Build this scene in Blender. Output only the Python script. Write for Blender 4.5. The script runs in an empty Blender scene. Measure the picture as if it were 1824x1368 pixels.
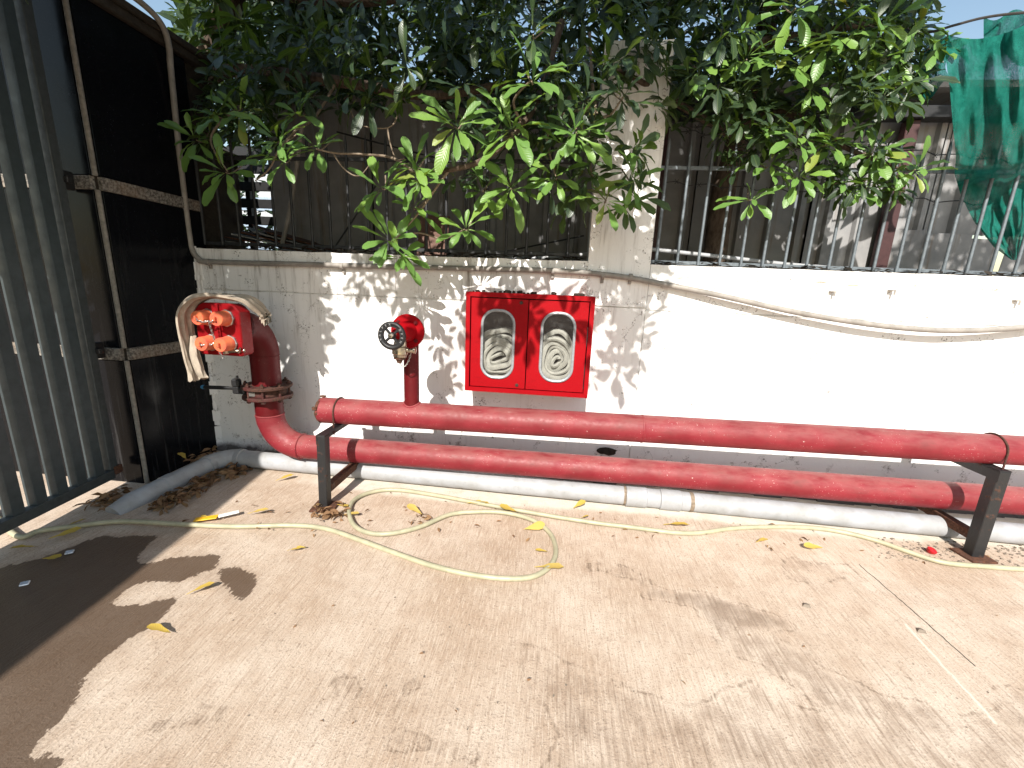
import bpy, bmesh, math, random
import numpy as np
from mathutils import Vector, Matrix, Quaternion
random.seed(7); rng = np.random.default_rng(7)
S = bpy.context.scene
COL = S.collection

# ------------------------------------------------------------------ camera, sky, sun, exposure
FPX = 742.6; CAMLOC = Vector((0.0, -2.7, 1.267))
RIGHT = Vector((0.99364555, 0.10533106, 0.03967225))
DOWN = Vector((0.06208490, -0.21891829, -0.97376601))
FWD = Vector((-0.09388282, 0.97004131, -0.22406665))
cd = bpy.data.cameras.new('camera'); cam = bpy.data.objects.new('camera', cd); COL.objects.link(cam)
cd.sensor_width = 36.0; cd.lens = FPX/1824*36.0; cd.clip_start = 0.02; cd.clip_end = 500
cam.matrix_world = Matrix(((RIGHT.x, -DOWN.x, -FWD.x, CAMLOC.x), (RIGHT.y, -DOWN.y, -FWD.y, CAMLOC.y),
                           (RIGHT.z, -DOWN.z, -FWD.z, CAMLOC.z), (0, 0, 0, 1)))
S.camera = cam
SUN = Vector((0.07, 1.0, -0.80)).normalized()          # direction the light travels
world = bpy.data.worlds.new('World'); S.world = world; world.use_nodes = True
wn = world.node_tree.nodes; wn.clear()
sky = wn.new('ShaderNodeTexSky'); sky.sky_type = 'NISHITA'; sky.sun_disc = False
sky.sun_elevation = math.asin(-SUN.z); sky.sun_rotation = math.atan2(-SUN.x, -SUN.y) % (2*math.pi)
sky.air_density = 1.6; sky.dust_density = 1.0; sky.ozone_density = 1.0
bg = wn.new('ShaderNodeBackground'); bg.inputs['Strength'].default_value = 0.108
wo = wn.new('ShaderNodeOutputWorld')
world.node_tree.links.new(sky.outputs[0], bg.inputs[0]); world.node_tree.links.new(bg.outputs[0], wo.inputs[0])
sl = bpy.data.lights.new('sun', 'SUN'); sl.energy = 5.0; sl.angle = math.radians(0.53); sl.color = (1.0, 0.95, 0.88)
so = bpy.data.objects.new('sun', sl); COL.objects.link(so); so.location = (0, -6, 6)
so.rotation_euler = SUN.to_track_quat('-Z', 'Y').to_euler()
S.view_settings.view_transform = 'Standard'; S.view_settings.look = 'None'
S.view_settings.exposure = 0.73; S.view_settings.gamma = 1.0; S.view_settings.use_curve_mapping = False
S.cycles.max_bounces = 5; S.cycles.transparent_max_bounces = 12

# survey: where a sight line meets a plane of the place (metres)
def sight(x, y): return RIGHT*((x-912)/FPX) + DOWN*((y-684)/FPX) + FWD
def gnd(x, y, z=0.0):
    r = sight(x, y); return CAMLOC + r*((z-CAMLOC.z)/r.z)
def wal(x, y, Y=0.0):
    r = sight(x, y); return CAMLOC + r*((Y-CAMLOC.y)/r.y)
def topx(p):
    v = Vector(p)-CAMLOC; d = v.dot(FWD)
    if d < 0.05: return None
    return (v.dot(RIGHT)/d*FPX+912, v.dot(DOWN)/d*FPX+684)

# ------------------------------------------------------------------ node helper and materials
class G:
    def __init__(s, name):
        s.m = bpy.data.materials.new(name); s.m.use_nodes = True
        s.t = s.m.node_tree; s.t.nodes.clear(); s.out = s.t.nodes.new('ShaderNodeOutputMaterial')
    def n(s, typ, ins=None, **props):
        nd = s.t.nodes.new(typ)
        for k, v in props.items(): setattr(nd, k, v)
        for k, v in (ins or {}).items(): s.set(nd.inputs[k], v)
        return nd
    def set(s, sock, v):
        if isinstance(v, bpy.types.NodeSocket): s.t.links.new(v, sock)
        elif hasattr(sock, 'default_value'):
            if isinstance(v, (tuple, list)) and len(v) == 3 and sock.type == 'RGBA': v = (*v, 1)
            sock.default_value = v
    def math(s, op, a, b=0.0, c=0.0, clamp=False):
        nd = s.n('ShaderNodeMath', operation=op, use_clamp=clamp)
        s.set(nd.inputs[0], a); s.set(nd.inputs[1], b); s.set(nd.inputs[2], c); return nd.outputs[0]
    def pos(s): return s.n('ShaderNodeNewGeometry').outputs['Position']
    def obj(s): return s.n('ShaderNodeTexCoord').outputs['Object']
    def scale(s, v, sc):
        return s.n('ShaderNodeVectorMath', {0: v, 1: sc}, operation='MULTIPLY').outputs[0]
    def noise(s, vec, scale, detail=4.0, rough=0.55, dist=0.0):
        return s.n('ShaderNodeTexNoise', {'Vector': vec, 'Scale': scale, 'Detail': detail, 'Roughness': rough, 'Distortion': dist}).outputs[0]
    def vor(s, vec, scale, feature='F1'):
        return s.n('ShaderNodeTexVoronoi', {'Vector': vec, 'Scale': scale}, feature=feature).outputs['Distance']
    def ramp(s, f, a, b, lo=0.0, hi=1.0):
        nd = s.n('ShaderNodeMapRange', {0: f, 1: a, 2: b, 3: lo, 4: hi}); nd.clamp = True; return nd.outputs[0]
    def mix(s, f, a, b):
        nd = s.n('ShaderNodeMix', data_type='RGBA'); s.set(nd.inputs[0], f); s.set(nd.inputs[6], a); s.set(nd.inputs[7], b); return nd.outputs[2]
    def xyz(s, v): return s.n('ShaderNodeSeparateXYZ', {0: v}).outputs
    def attr(s, name): return s.n('ShaderNodeAttribute', attribute_name=name).outputs
    def bump(s, h, strength=0.3, dist=0.01): return s.n('ShaderNodeBump', {'Height': h, 'Strength': strength, 'Distance': dist}).outputs[0]
    def pbr(s, col, rough=0.6, metal=0.0, normal=None, spec=0.5, **kw):
        ins = {'Base Color': col, 'Roughness': rough, 'Metallic': metal, 'Specular IOR Level': spec}
        ins.update(kw)
        nd = s.n('ShaderNodeBsdfPrincipled', ins)
        if normal is not None: s.set(nd.inputs['Normal'], normal)
        s.t.links.new(nd.outputs[0], s.out.inputs[0]); return nd

def m_concrete():
    g = G('broomed_concrete'); p = g.pos(); X, Y, Z = g.xyz(p)
    wet = g.attr('wet')[2]; st = g.attr('stain')[2]; damp = g.attr('damp')[2]; wh = g.attr('pale')[2]
    br = g.noise(g.scale(p, (95, 5.0, 1)), 1.0, 3, .6); jag = g.noise(p, 42, 4, .7)
    br2 = g.noise(g.scale(p, (230, 14.0, 1)), 1.0, 2, .6)
    big = g.noise(p, 1.7, 5, .6); mid = g.noise(p, 11, 5, .6); fine = g.noise(p, 150, 4, .75)
    col = g.mix(g.ramp(big, .36, .64), (.42, .315, .23), (.57, .475, .385))
    col = g.mix(g.ramp(mid, .42, .75, 0, .5), col, (.36, .25, .17))
    col = g.mix(g.ramp(br, .52, .68, 0, .42), col, (.27, .185, .125))
    col = g.mix(g.ramp(br2, .5, .36, 0, .40), col, (.68, .57, .46))
    col = g.mix(g.ramp(fine, .54, .68, 0, .75), col, (.14, .098, .065))
    col = g.mix(g.ramp(fine, .36, .27, 0, .35), col, (.62, .54, .45))
    # dry cement wash along the foot of the wall
    pw = g.math('ADD', wh, g.math('MULTIPLY', g.math('SUBTRACT', mid, .5), .9))
    col = g.mix(g.ramp(pw, .35, .75, 0, .85), col, (.66, .60, .51))
    # old brown stains, ragged along the broom marks
    sn = g.math('ADD', st, g.math('ADD', g.math('MULTIPLY', g.math('SUBTRACT', br, .5), .9), g.math('MULTIPLY', g.math('SUBTRACT', mid, .5), 1.0)))
    col = g.mix(g.ramp(sn, .36, .85, 0, .66), col, (.19, .135, .095))
    tide = g.math('MULTIPLY', g.ramp(g.math('ABSOLUTE', g.math('SUBTRACT', g.math('ADD', st, g.math('MULTIPLY', g.math('SUBTRACT', jag, .5), .5)), .24)), .085, .02), g.math('MULTIPLY', g.ramp(br, .38, .56), g.ramp(mid, .40, .54)))
    col = g.mix(g.math('MULTIPLY', tide, .62), col, (.12, .08, .05))
    vo = g.vor(p, 21); col = g.mix(g.ramp(vo, .10, .05, 0, .55), col, g.mix(g.ramp(g.noise(p, 7), .45, .6), col, (.20, .13, .09)))
    # water
    wn_ = g.math('ADD', wet, g.math('ADD', g.math('MULTIPLY', g.math('SUBTRACT', mid, .5), .8), g.math('ADD', g.math('MULTIPLY', g.math('SUBTRACT', jag, .5), .9), g.math('MULTIPLY', g.math('SUBTRACT', br, .5), .6))))
    wm = g.ramp(wn_, .47, .55)
    col = g.mix(g.math('MULTIPLY', g.ramp(g.math('ADD', damp, g.math('MULTIPLY', g.math('SUBTRACT', jag, .5), .5)), .12, .6), .42), col, (.24, .165, .11))
    col = g.mix(wm, col, g.mix(.82, col, (.066, .038, .022)))
    # saw cut and chalk streak
    def line(a, b, wdt):
        ax, ay = a; bx, by = b; L = math.hypot(bx-ax, by-ay); ux, uy = (bx-ax)/L, (by-ay)/L
        dx = g.math('SUBTRACT', X, ax); dy = g.math('SUBTRACT', Y, ay)
        al = g.math('ADD', g.math('MULTIPLY', dx, ux), g.math('MULTIPLY', dy, uy))
        pe = g.math('ADD', g.math('MULTIPLY', dx, -uy), g.math('MULTIPLY', dy, ux))
        pe = g.math('ABSOLUTE', g.math('ADD', pe, g.math('MULTIPLY', g.math('SUBTRACT', g.noise(p, 14, 3), .5), .018)))
        on = g.math('MULTIPLY', g.math('GREATER_THAN', al, 0.0), g.math('LESS_THAN', al, L))
        return g.math('MULTIPLY', g.ramp(pe, wdt, wdt*.4), on)
    a, b = gnd(1530, 1005), gnd(1737, 1187); cr = line((a.x, a.y), (b.x, b.y), .0026)
    col = g.mix(cr, col, (.02, .016, .013))
    a, b = gnd(1612, 1112), gnd(1775, 1290); col = g.mix(g.math('MULTIPLY', line((a.x, a.y), (b.x, b.y), .006), .7), col, (.72, .63, .52))
    h = g.math('ADD', g.math('MULTIPLY', br, .7), g.math('ADD', g.math('MULTIPLY', fine, .6), g.math('MULTIPLY', mid, .5)))
    h = g.math('SUBTRACT', h, g.math('MULTIPLY', cr, 2.0))
    g.pbr(col, g.ramp(wm, 0, 1, .88, .42), 0, g.bump(h, .8, .007), .35); return g.m

def m_wall(name='limewashed_plaster', dirty=1.0):
    g = G(name); p = g.pos(); X, Y, Z = g.xyz(p)
    streak = g.noise(g.scale(p, (13, 13, 1.1)), 1.0, 5, .7, .3); streak2 = g.noise(g.scale(p, (55, 55, 4.0)), 1.0, 4, .7, .3); patch = g.noise(p, 3.1, 3)
    big = g.noise(p, 2.3, 4); mid = g.noise(p, 9, 5, .65); fine = g.noise(p, 80, 3, .7)
    col = g.mix(g.ramp(big, .3, .7), (.78, .77, .755), (.84, .835, .82))
    left = g.ramp(X, .9, -.5, .22, 1.0)
    up = g.ramp(Z, .75, 1.30, .15, 1.0)
    k = g.math('MULTIPLY', left, up)
    d = g.math('MULTIPLY', g.math('MULTIPLY', g.ramp(streak, .50, .64), g.ramp(streak2, .44, .60)), g.ramp(patch, .32, .50))
    col = g.mix(g.math('MULTIPLY', g.math('MULTIPLY', d, k), .92*dirty), col, (.17, .14, .11))
    d2 = g.math('MULTIPLY', g.ramp(streak, .45, .75), k)
    col = g.mix(g.math('MULTIPLY', d2, .45*dirty), col, (.46, .44, .42))
    dots = g.math('MULTIPLY', g.ramp(fine, .56, .62), g.ramp(mid, .54, .64))
    col = g.mix(g.math('MULTIPLY', dots, .97), col, (.07, .055, .04))
    sm = g.math('MULTIPLY', g.ramp(g.math('ABSOLUTE', g.math('SUBTRACT', Z, g.math('ADD', 1.352, g.math('MULTIPLY', big, .03)))), .022, .004), g.math('MULTIPLY', g.ramp(g.noise(g.scale(p, (6, 6, 30)), 1, 4, .7), .50, .62), g.ramp(X, .6, .75)))
    col = g.mix(g.math('MULTIPLY', sm, .85), col, (.30, .17, .09))
    spl = g.math('MULTIPLY', g.ramp(mid, .58, .66), g.ramp(Z, .45, .04))
    col = g.mix(g.math('MULTIPLY', spl, .75), col, (.17, .14, .115))
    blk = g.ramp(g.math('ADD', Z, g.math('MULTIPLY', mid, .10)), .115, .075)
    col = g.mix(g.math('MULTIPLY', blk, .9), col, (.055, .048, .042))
    wp = g.n('ShaderNodeVectorMath', {0: p, 1: g.scale(g.n('ShaderNodeTexNoise', {'Vector': p, 'Scale': 5.0, 'Detail': 5.0, 'Roughness': .7}).outputs['Color'], (.42, .42, .42))}, operation='ADD').outputs[0]; v = g.vor(wp, 2.2, 'DISTANCE_TO_EDGE'); v = g.math('ADD', v, g.math('MULTIPLY', g.math('SUBTRACT', g.noise(p, 30, 3), .5), .02))
    crk = g.math('MULTIPLY', g.ramp(g.math('ABSOLUTE', v), .0055, .001), g.ramp(big, .49, .56))
    col = g.mix(g.math('MULTIPLY', crk, .9), col, (.16, .13, .11))
    h = g.math('ADD', g.math('MULTIPLY', fine, .5), g.math('SUBTRACT', mid, g.math('MULTIPLY', crk, 1.5)))
    g.pbr(col, .85, 0, g.bump(h, .35, .006), .25); return g.m

def m_paint(name, c, c2, rough=.45, dust=.35, chip=.5, spec=.35):
    g = G(name); p = g.obj()
    n1 = g.noise(p, 6, 4); n2 = g.noise(p, 45, 4, .65); n3 = g.noise(p, 160, 2, .6)
    col = g.mix(g.ramp(n1, .35, .65), c, c2)
    nz = g.xyz(g.n('ShaderNodeNewGeometry').outputs['Normal'])[2]
    n4 = g.noise(g.scale(p, (.35, 1, 1)), 22, 5, .7); dst = g.math('MULTIPLY', g.ramp(n4, .30, .75), g.ramp(nz, -.1, .8, .12, 1.0))
    col = g.mix(g.math('MULTIPLY', dst, dust), col, (.40, .22, .19))
    sc = g.noise(g.scale(p, (9, 60, 60)), 1.0, 3, .7)
    chips = g.math('MAXIMUM', g.math('MULTIPLY', g.ramp(n3, .69, .72), g.ramp(n1, .50, .60)), g.math('MULTIPLY', g.ramp(g.noise(p, 31, 5, .75), .70, .72), g.ramp(n1, .42, .50)))
    chips = g.math('MAXIMUM', chips, g.math('MULTIPLY', g.ramp(sc, .70, .76), .35))
    col = g.mix(g.math('MULTIPLY', chips, chip), col, (.66, .60, .54))
    dk = g.math('MULTIPLY', g.ramp(n4, .56, .70), .35)
    col = g.mix(dk, col, (c[0]*.45, c[1]*.4, c[2]*.4))
    h = g.math('ADD', n2, g.math('MULTIPLY', n3, .4))
    g.pbr(col, g.ramp(n2, .3, .7, rough-.08, rough+.15), 0, g.bump(h, .12, .004), spec); return g.m

def m_simple(name, c, rough=.5, metal=0.0, var=.25, scale=30, bump=.15, c2=None, stretch=(1, 1, 1)):
    g = G(name); p = g.scale(g.obj(), stretch); n1 = g.noise(p, scale, 4, .6); n2 = g.noise(p, scale*5, 3, .6)
    c2 = c2 or tuple(x*(1-var) for x in c)
    col = g.mix(g.ramp(n1, .35, .68), c, c2)
    col = g.mix(g.ramp(n2, .60, .75, 0, .35), col, tuple(x*.45 for x in c))
    g.pbr(col, g.ramp(n1, .3, .7, max(rough-.1, .03), min(rough+.12, 1)), metal, g.bump(g.math('ADD', n1, g.math('MULTIPLY', n2, .4)), bump, .004)); return g.m

def m_rusty(name, c, rust=(.11, .042, .02), amt=.5, rough=.6):
    g = G(name); p = g.obj(); n1 = g.noise(p, 14, 5, .65); n2 = g.noise(p, 90, 3, .6)
    k = g.ramp(g.math('ADD', n1, g.math('MULTIPLY', n2, .25)), .72-.3*amt, .80-.3*amt)
    col = g.mix(k, c, g.mix(g.ramp(n2, .4, .6), rust, tuple(x*.5 for x in rust)))
    g.pbr(col, g.ramp(k, 0, 1, rough, .9), 0, g.bump(g.math('ADD', n2, g.math('MULTIPLY', k, .6)), .35, .004)); return g.m

def m_granite():
    g = G('black_granite'); p = g.pos(); n = g.noise(p, 160, 3, .7); n2 = g.noise(p, 6, 4); st = g.noise(g.scale(p, (40, 40, 2)), 1, 3, .6)
    Z = g.xyz(p)[2]
    col = g.mix(g.ramp(n, .66, .74), (.004, .0045, .006), (.06, .065, .08))
    dirt = g.math('MULTIPLY', g.math('MULTIPLY', g.ramp(st, .56, .68), g.ramp(Z, 1.7, .3, .05, 1)), .12)
    col = g.mix(dirt, col, (.17, .165, .16))
    g.pbr(col, g.ramp(n2, .3, .7, .10, .30), 0, g.bump(n2, .04, .01), .14); return g.m

def m_flamed():
    g = G('flamed_granite'); p = g.pos(); n = g.noise(p, 70, 4, .7); b = g.noise(p, 5, 3)
    col = g.mix(g.ramp(n, .40, .62), (.06, .054, .048), (.27, .25, .22)); col = g.mix(g.ramp(b, .5, .7, 0, .5), col, (.2, .13, .08))
    g.pbr(col, .8, 0, g.bump(n, .6, .006), .3); return g.m

def m_leaf(name, top, young, dry=False, attr=False):
    g = G(name)
    rnd = g.attr('tint')[2] if attr else g.n('ShaderNodeObjectInfo').outputs['Random']
    p = g.obj(); uv = g.attr('blade')[1]; U, V, W = g.xyz(uv)
    n = g.noise(g.scale(p, (1, 1, 1)), 34, 3)
    col = g.mix(g.ramp(rnd, .45, 1.0), top, young)
    col = g.mix(g.ramp(n, .4, .7, 0, .4), col, tuple(x*.65 for x in top))
    if not dry: col = g.mix(g.ramp(rnd, .955, .965, 0, .8), col, (.34, .24, .04))
    col = g.mix(g.math('MULTIPLY', g.ramp(g.math('ABSOLUTE', V), .10, .03), .55), col, (.20, .26, .075) if not dry else (.3, .2, .1))
    ribs = g.math('SINE', g.math('ADD', g.math('MULTIPLY', U, 95.0), g.math('MULTIPLY', g.math('ABSOLUTE', V), -16.0)))
    bf = g.n('ShaderNodeNewGeometry').outputs['Backfacing']
    col = g.mix(g.math('MULTIPLY', bf, .55), col, tuple(min(1, x*1.5+.03) for x in top))
    nd = g.pbr(col, g.ramp(n, .3, .7, .30, .46) if not dry else .8, 0, g.bump(g.math('MULTIPLY', ribs, .5), .25, .002), .5 if not dry else .2)
    tr = g.n('ShaderNodeBsdfTranslucent', {'Color': g.mix(.5, col, (.22, .34, .03) if not dry else col)})
    mx = g.n('ShaderNodeMixShader', {0: .26, 1: nd.outputs[0], 2: tr.outputs[0]}); g.t.links.new(mx.outputs[0], g.out.inputs[0]); return g.m

def m_glass():
    g = G('dusty_perspex'); p = g.obj(); n = g.noise(p, 30, 4)
    gl = g.n('ShaderNodeBsdfGlossy', {'Color': (1, 1, 1, 1), 'Roughness': .08}); tr = g.n('ShaderNodeBsdfTransparent')
    df = g.n('ShaderNodeBsdfDiffuse', {'Color': (.7, .7, .68, 1)})
    fr = g.n('ShaderNodeFresnel', {'IOR': 1.45})
    a = g.n('ShaderNodeMixShader', {0: g.ramp(n, .45, .75, .0, .05), 1: tr.outputs[0], 2: df.outputs[0]})
    b = g.n('ShaderNodeMixShader', {0: fr.outputs[0], 1: a.outputs[0], 2: gl.outputs[0]}); g.t.links.new(b.outputs[0], g.out.inputs[0]); return g.m

def m_net():
    g = G('green_shade_net'); uv = g.attr('blade')[1]; p = g.obj()
    n = g.noise(p, 14, 4); f = g.noise(p, 260, 2, .7); wr = g.noise(g.scale(p, (1, 1, .5)), 38, 5, .7, .6); lay = g.noise(p, 4.5, 3)
    col = g.mix(g.ramp(n, .35, .7), (.008, .15, .115), (.025, .24, .19)); col = g.mix(g.ramp(f, .5, .65, 0, .5), col, (.003, .07, .05))
    nd = g.n('ShaderNodeBsdfPrincipled', {'Base Color': col, 'Roughness': .9, 'Specular IOR Level': .1, 'Normal': g.bump(g.math('ADD', g.math('MULTIPLY', wr, 1.6), g.math('MULTIPLY', f, .3)), .9, .012)})
    tl = g.n('ShaderNodeBsdfTranslucent', {'Color': col}); tr = g.n('ShaderNodeBsdfTransparent')
    a = g.n('ShaderNodeMixShader', {0: .35, 1: nd.outputs[0], 2: tl.outputs[0]})
    b = g.n('ShaderNodeMixShader', {0: g.math('MULTIPLY', g.ramp(f, .40, .55, 1.0, .1), g.ramp(lay, .40, .62, .02, .45)), 1: a.outputs[0], 2: tr.outputs[0]}); g.t.links.new(b.outputs[0], g.out.inputs[0]); return g.m

def m_sheet():
    g = G('weathered_grey_sheet'); p = g.pos(); st = g.noise(g.scale(p, (20, 1, 1.2)), 1, 4, .6); n = g.noise(p, 8, 4)
    rnd = g.n('ShaderNodeObjectInfo').outputs['Random']
    col = g.mix(g.ramp(n, .3, .7), (.22, .22, .225), (.32, .315, .31)); col = g.mix(g.math('MULTIPLY', rnd, .45), col, (.15, .145, .14))
    col = g.mix(g.ramp(st, .56, .72, 0, .7), col, (.16, .10, .055))
    g.pbr(col, .6, 0, g.bump(n, .15, .01), .3); return g.m

def m_bark():
    g = G('grey_brown_bark'); p = g.pos(); n = g.noise(g.scale(p, (1, 1, .4)), 40, 4, .65)
    g.pbr(g.mix(g.ramp(n, .35, .65), (.05, .034, .024), (.12, .09, .068)), .85, 0, g.bump(n, .5, .008), .2); return g.m

def m_cloth(name, c):
    g = G(name); p = g.obj(); n = g.noise(p, 22, 4); f = g.noise(p, 420, 2, .7)
    col = g.mix(g.ramp(n, .35, .7), c, tuple(x*.72 for x in c)); col = g.mix(g.ramp(f, .5, .7, 0, .4), col, tuple(x*.5 for x in c))
    g.pbr(col, .95, 0, g.bump(f, .7, .004), .1); return g.m

MT = dict(
    concrete=m_concrete(), wall=m_wall(), granite=m_granite(), flamed=m_flamed(),
    pipe=m_paint('faded_red_pipe_paint', (.15, .009, .015), (.21, .017, .026), .48, .40, .8, .28),
    riser=m_paint('maroon_pipe_paint', (.085, .003, .005), (.10, .004, .006), .45, .03, .3, .25),
    red=m_paint('bright_red_enamel', (.26, .0008, .004), (.29, .0012, .005), .55, .004, .1, .12),
    head=m_paint('red_gloss_casting', (.23, .002, .005), (.19, .002, .005), .45, .02, .3, .22),
    orange=m_simple('faded_orange_plastic', (.62, .15, .055), .6, 0, .3, 30, .1, (.52, .085, .05)),
    rust=m_rusty('rusty_dark_red_iron', (.06, .012, .010), (.075, .030, .018), amt=.6),
    black=m_rusty('black_painted_steel', (.014, .014, .015), amt=.06, rough=.5),
    blackpl=m_simple('black_enamel', (.008, .008, .009), .5), blue=m_simple('blue_vinyl', (.05, .22, .42), .5),
    rustplate=m_rusty('rusted_base_plate', (.08, .038, .024), amt=.7),
    chrome=m_simple('gunmetal', (.52, .46, .37), .28, 1.0, .35, 40, .1), steel=m_simple('zinc_chain', (.5, .48, .45), .4, .9),
    gasket=m_simple('grey_rubber_gasket', (.33, .35, .37), .38, .2, .25, 60), dark=m_simple('dark_interior', (.035, .018, .018), .7),
    hose=m_cloth('canvas_fire_hose', (.36, .36, .32)), glass=m_glass(),
    pvc=m_simple('grey_white_pvc', (.36, .37, .39), .5, 0, .3, 9, .05, (.27, .27, .265)),
    conduit=m_simple('painted_grey_conduit', (.31, .285, .255), .6, 0, .35, 12, .15),
    yhose=m_simple('cream_pvc_hose', (.40, .37, .25), .5, 0, .25, 18, .05, (.29, .28, .185)),
    gate=m_simple('grey_green_gate_paint', (.05, .066, .072), .40, .15, .25, 20, .08), gatefr=m_simple('dark_gate_frame', (.06, .07, .072), .5, .2),
    fence=m_simple('blue_grey_fence_paint', (.15, .175, .195), .5, .2, .35, 40), fdark=m_simple('dark_fence_paint', (.028, .03, .033), .55),
    sheet=m_sheet(), maroon=m_simple('maroon_steel_post', (.055, .018, .018), .6), beam=m_simple('black_steel_beam', (.012, .012, .013), .6),
    bark=m_bark(), twig=m_simple('pale_twig_bark', (.24, .185, .13), .8, 0, .4, 60),
    leaf=m_leaf('sun_bright_glossy_leaf', (.085, .18, .030), (.26, .39, .040)), leaf_shade=m_leaf('shade_dark_crown_leaf', (.009, .028, .008), (.10, .18, .022), attr=True),  # one leaf twice: front brightened for sun, crown darkened for shade
    dryleaf=m_leaf('dry_brown_leaf', (.19, .105, .05), (.40, .27, .12), True, True), yleaf=m_leaf('fallen_yellow_leaf', (.42, .30, .05), (.38, .29, .13), True),
    net=m_net(), rope=m_simple('dark_rope', (.035, .03, .028), .8), towel=m_cloth('beige_towelling', (.46, .39, .31)),
    brownwall=m_simple('brown_render', (.055, .038, .028), .9, 0, .4, 6, .3), trim=m_simple('grey_mortar_trim', (.24, .22, .19), .85, 0, .4, 50, .4), soil=m_simple('dark_soil', (.06, .045, .032), .95, 0, .4, 8, .5), cream=m_simple('pale_render', (.42, .44, .46), .8, 0, .1, 4),
    bluewin=m_simple('pale_blue_sheet', (.30, .38, .48), .5), debris=m_simple('dark_leaf_mould', (.035, .026, .018), .95, 0, .4, 40, .5),
    white=m_simple('white_paper', (.78, .77, .74), .6), yellow=m_simple('yellow_wrapper', (.80, .45, .02), .5), board=m_simple('red_brown_board', (.13, .065, .045), .75),
    letter=m_simple('cast_letter_grey', (.30, .30, .30), .5), redcap=m_simple('red_plastic', (.55, .01, .015), .4), stone=m_simple('grey_pebble', (.22, .18, .14), .85),
    foil=m_simple('silver_foil', (.62, .66, .72), .3, .6))

# ------------------------------------------------------------------ object helpers
ORG = {}
def thing(name, label, cat, loc=(0, 0, 0), group=None, kind=None):
    o = bpy.data.objects.new(name, None); COL.objects.link(o); o.location = loc; o.empty_display_size = .05
    o['label'] = label; o['category'] = cat
    if group: o['group'] = group
    if kind: o['kind'] = kind
    ORG[o.name] = Vector(loc); return o
def tag(o, label, cat, group=None):
    o['label'] = label; o['category'] = cat
    if group: o['group'] = group
    return o
def link(name, me, parent=None, loc=None):
    o = bpy.data.objects.new(name, me); COL.objects.link(o)
    if parent is not None:
        o.parent = parent; ORG[o.name] = ORG.get(parent.name, Vector((0, 0, 0)))
    else: ORG[o.name] = Vector(loc or (0, 0, 0)); o.location = loc or (0, 0, 0)
    return o

def frame_of(d):
    d = Vector(d).normalized(); a = Vector((0, 0, 1)) if abs(d.z) < .9 else Vector((1, 0, 0))
    u = d.cross(a).normalized(); return u, d.cross(u).normalized()

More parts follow.
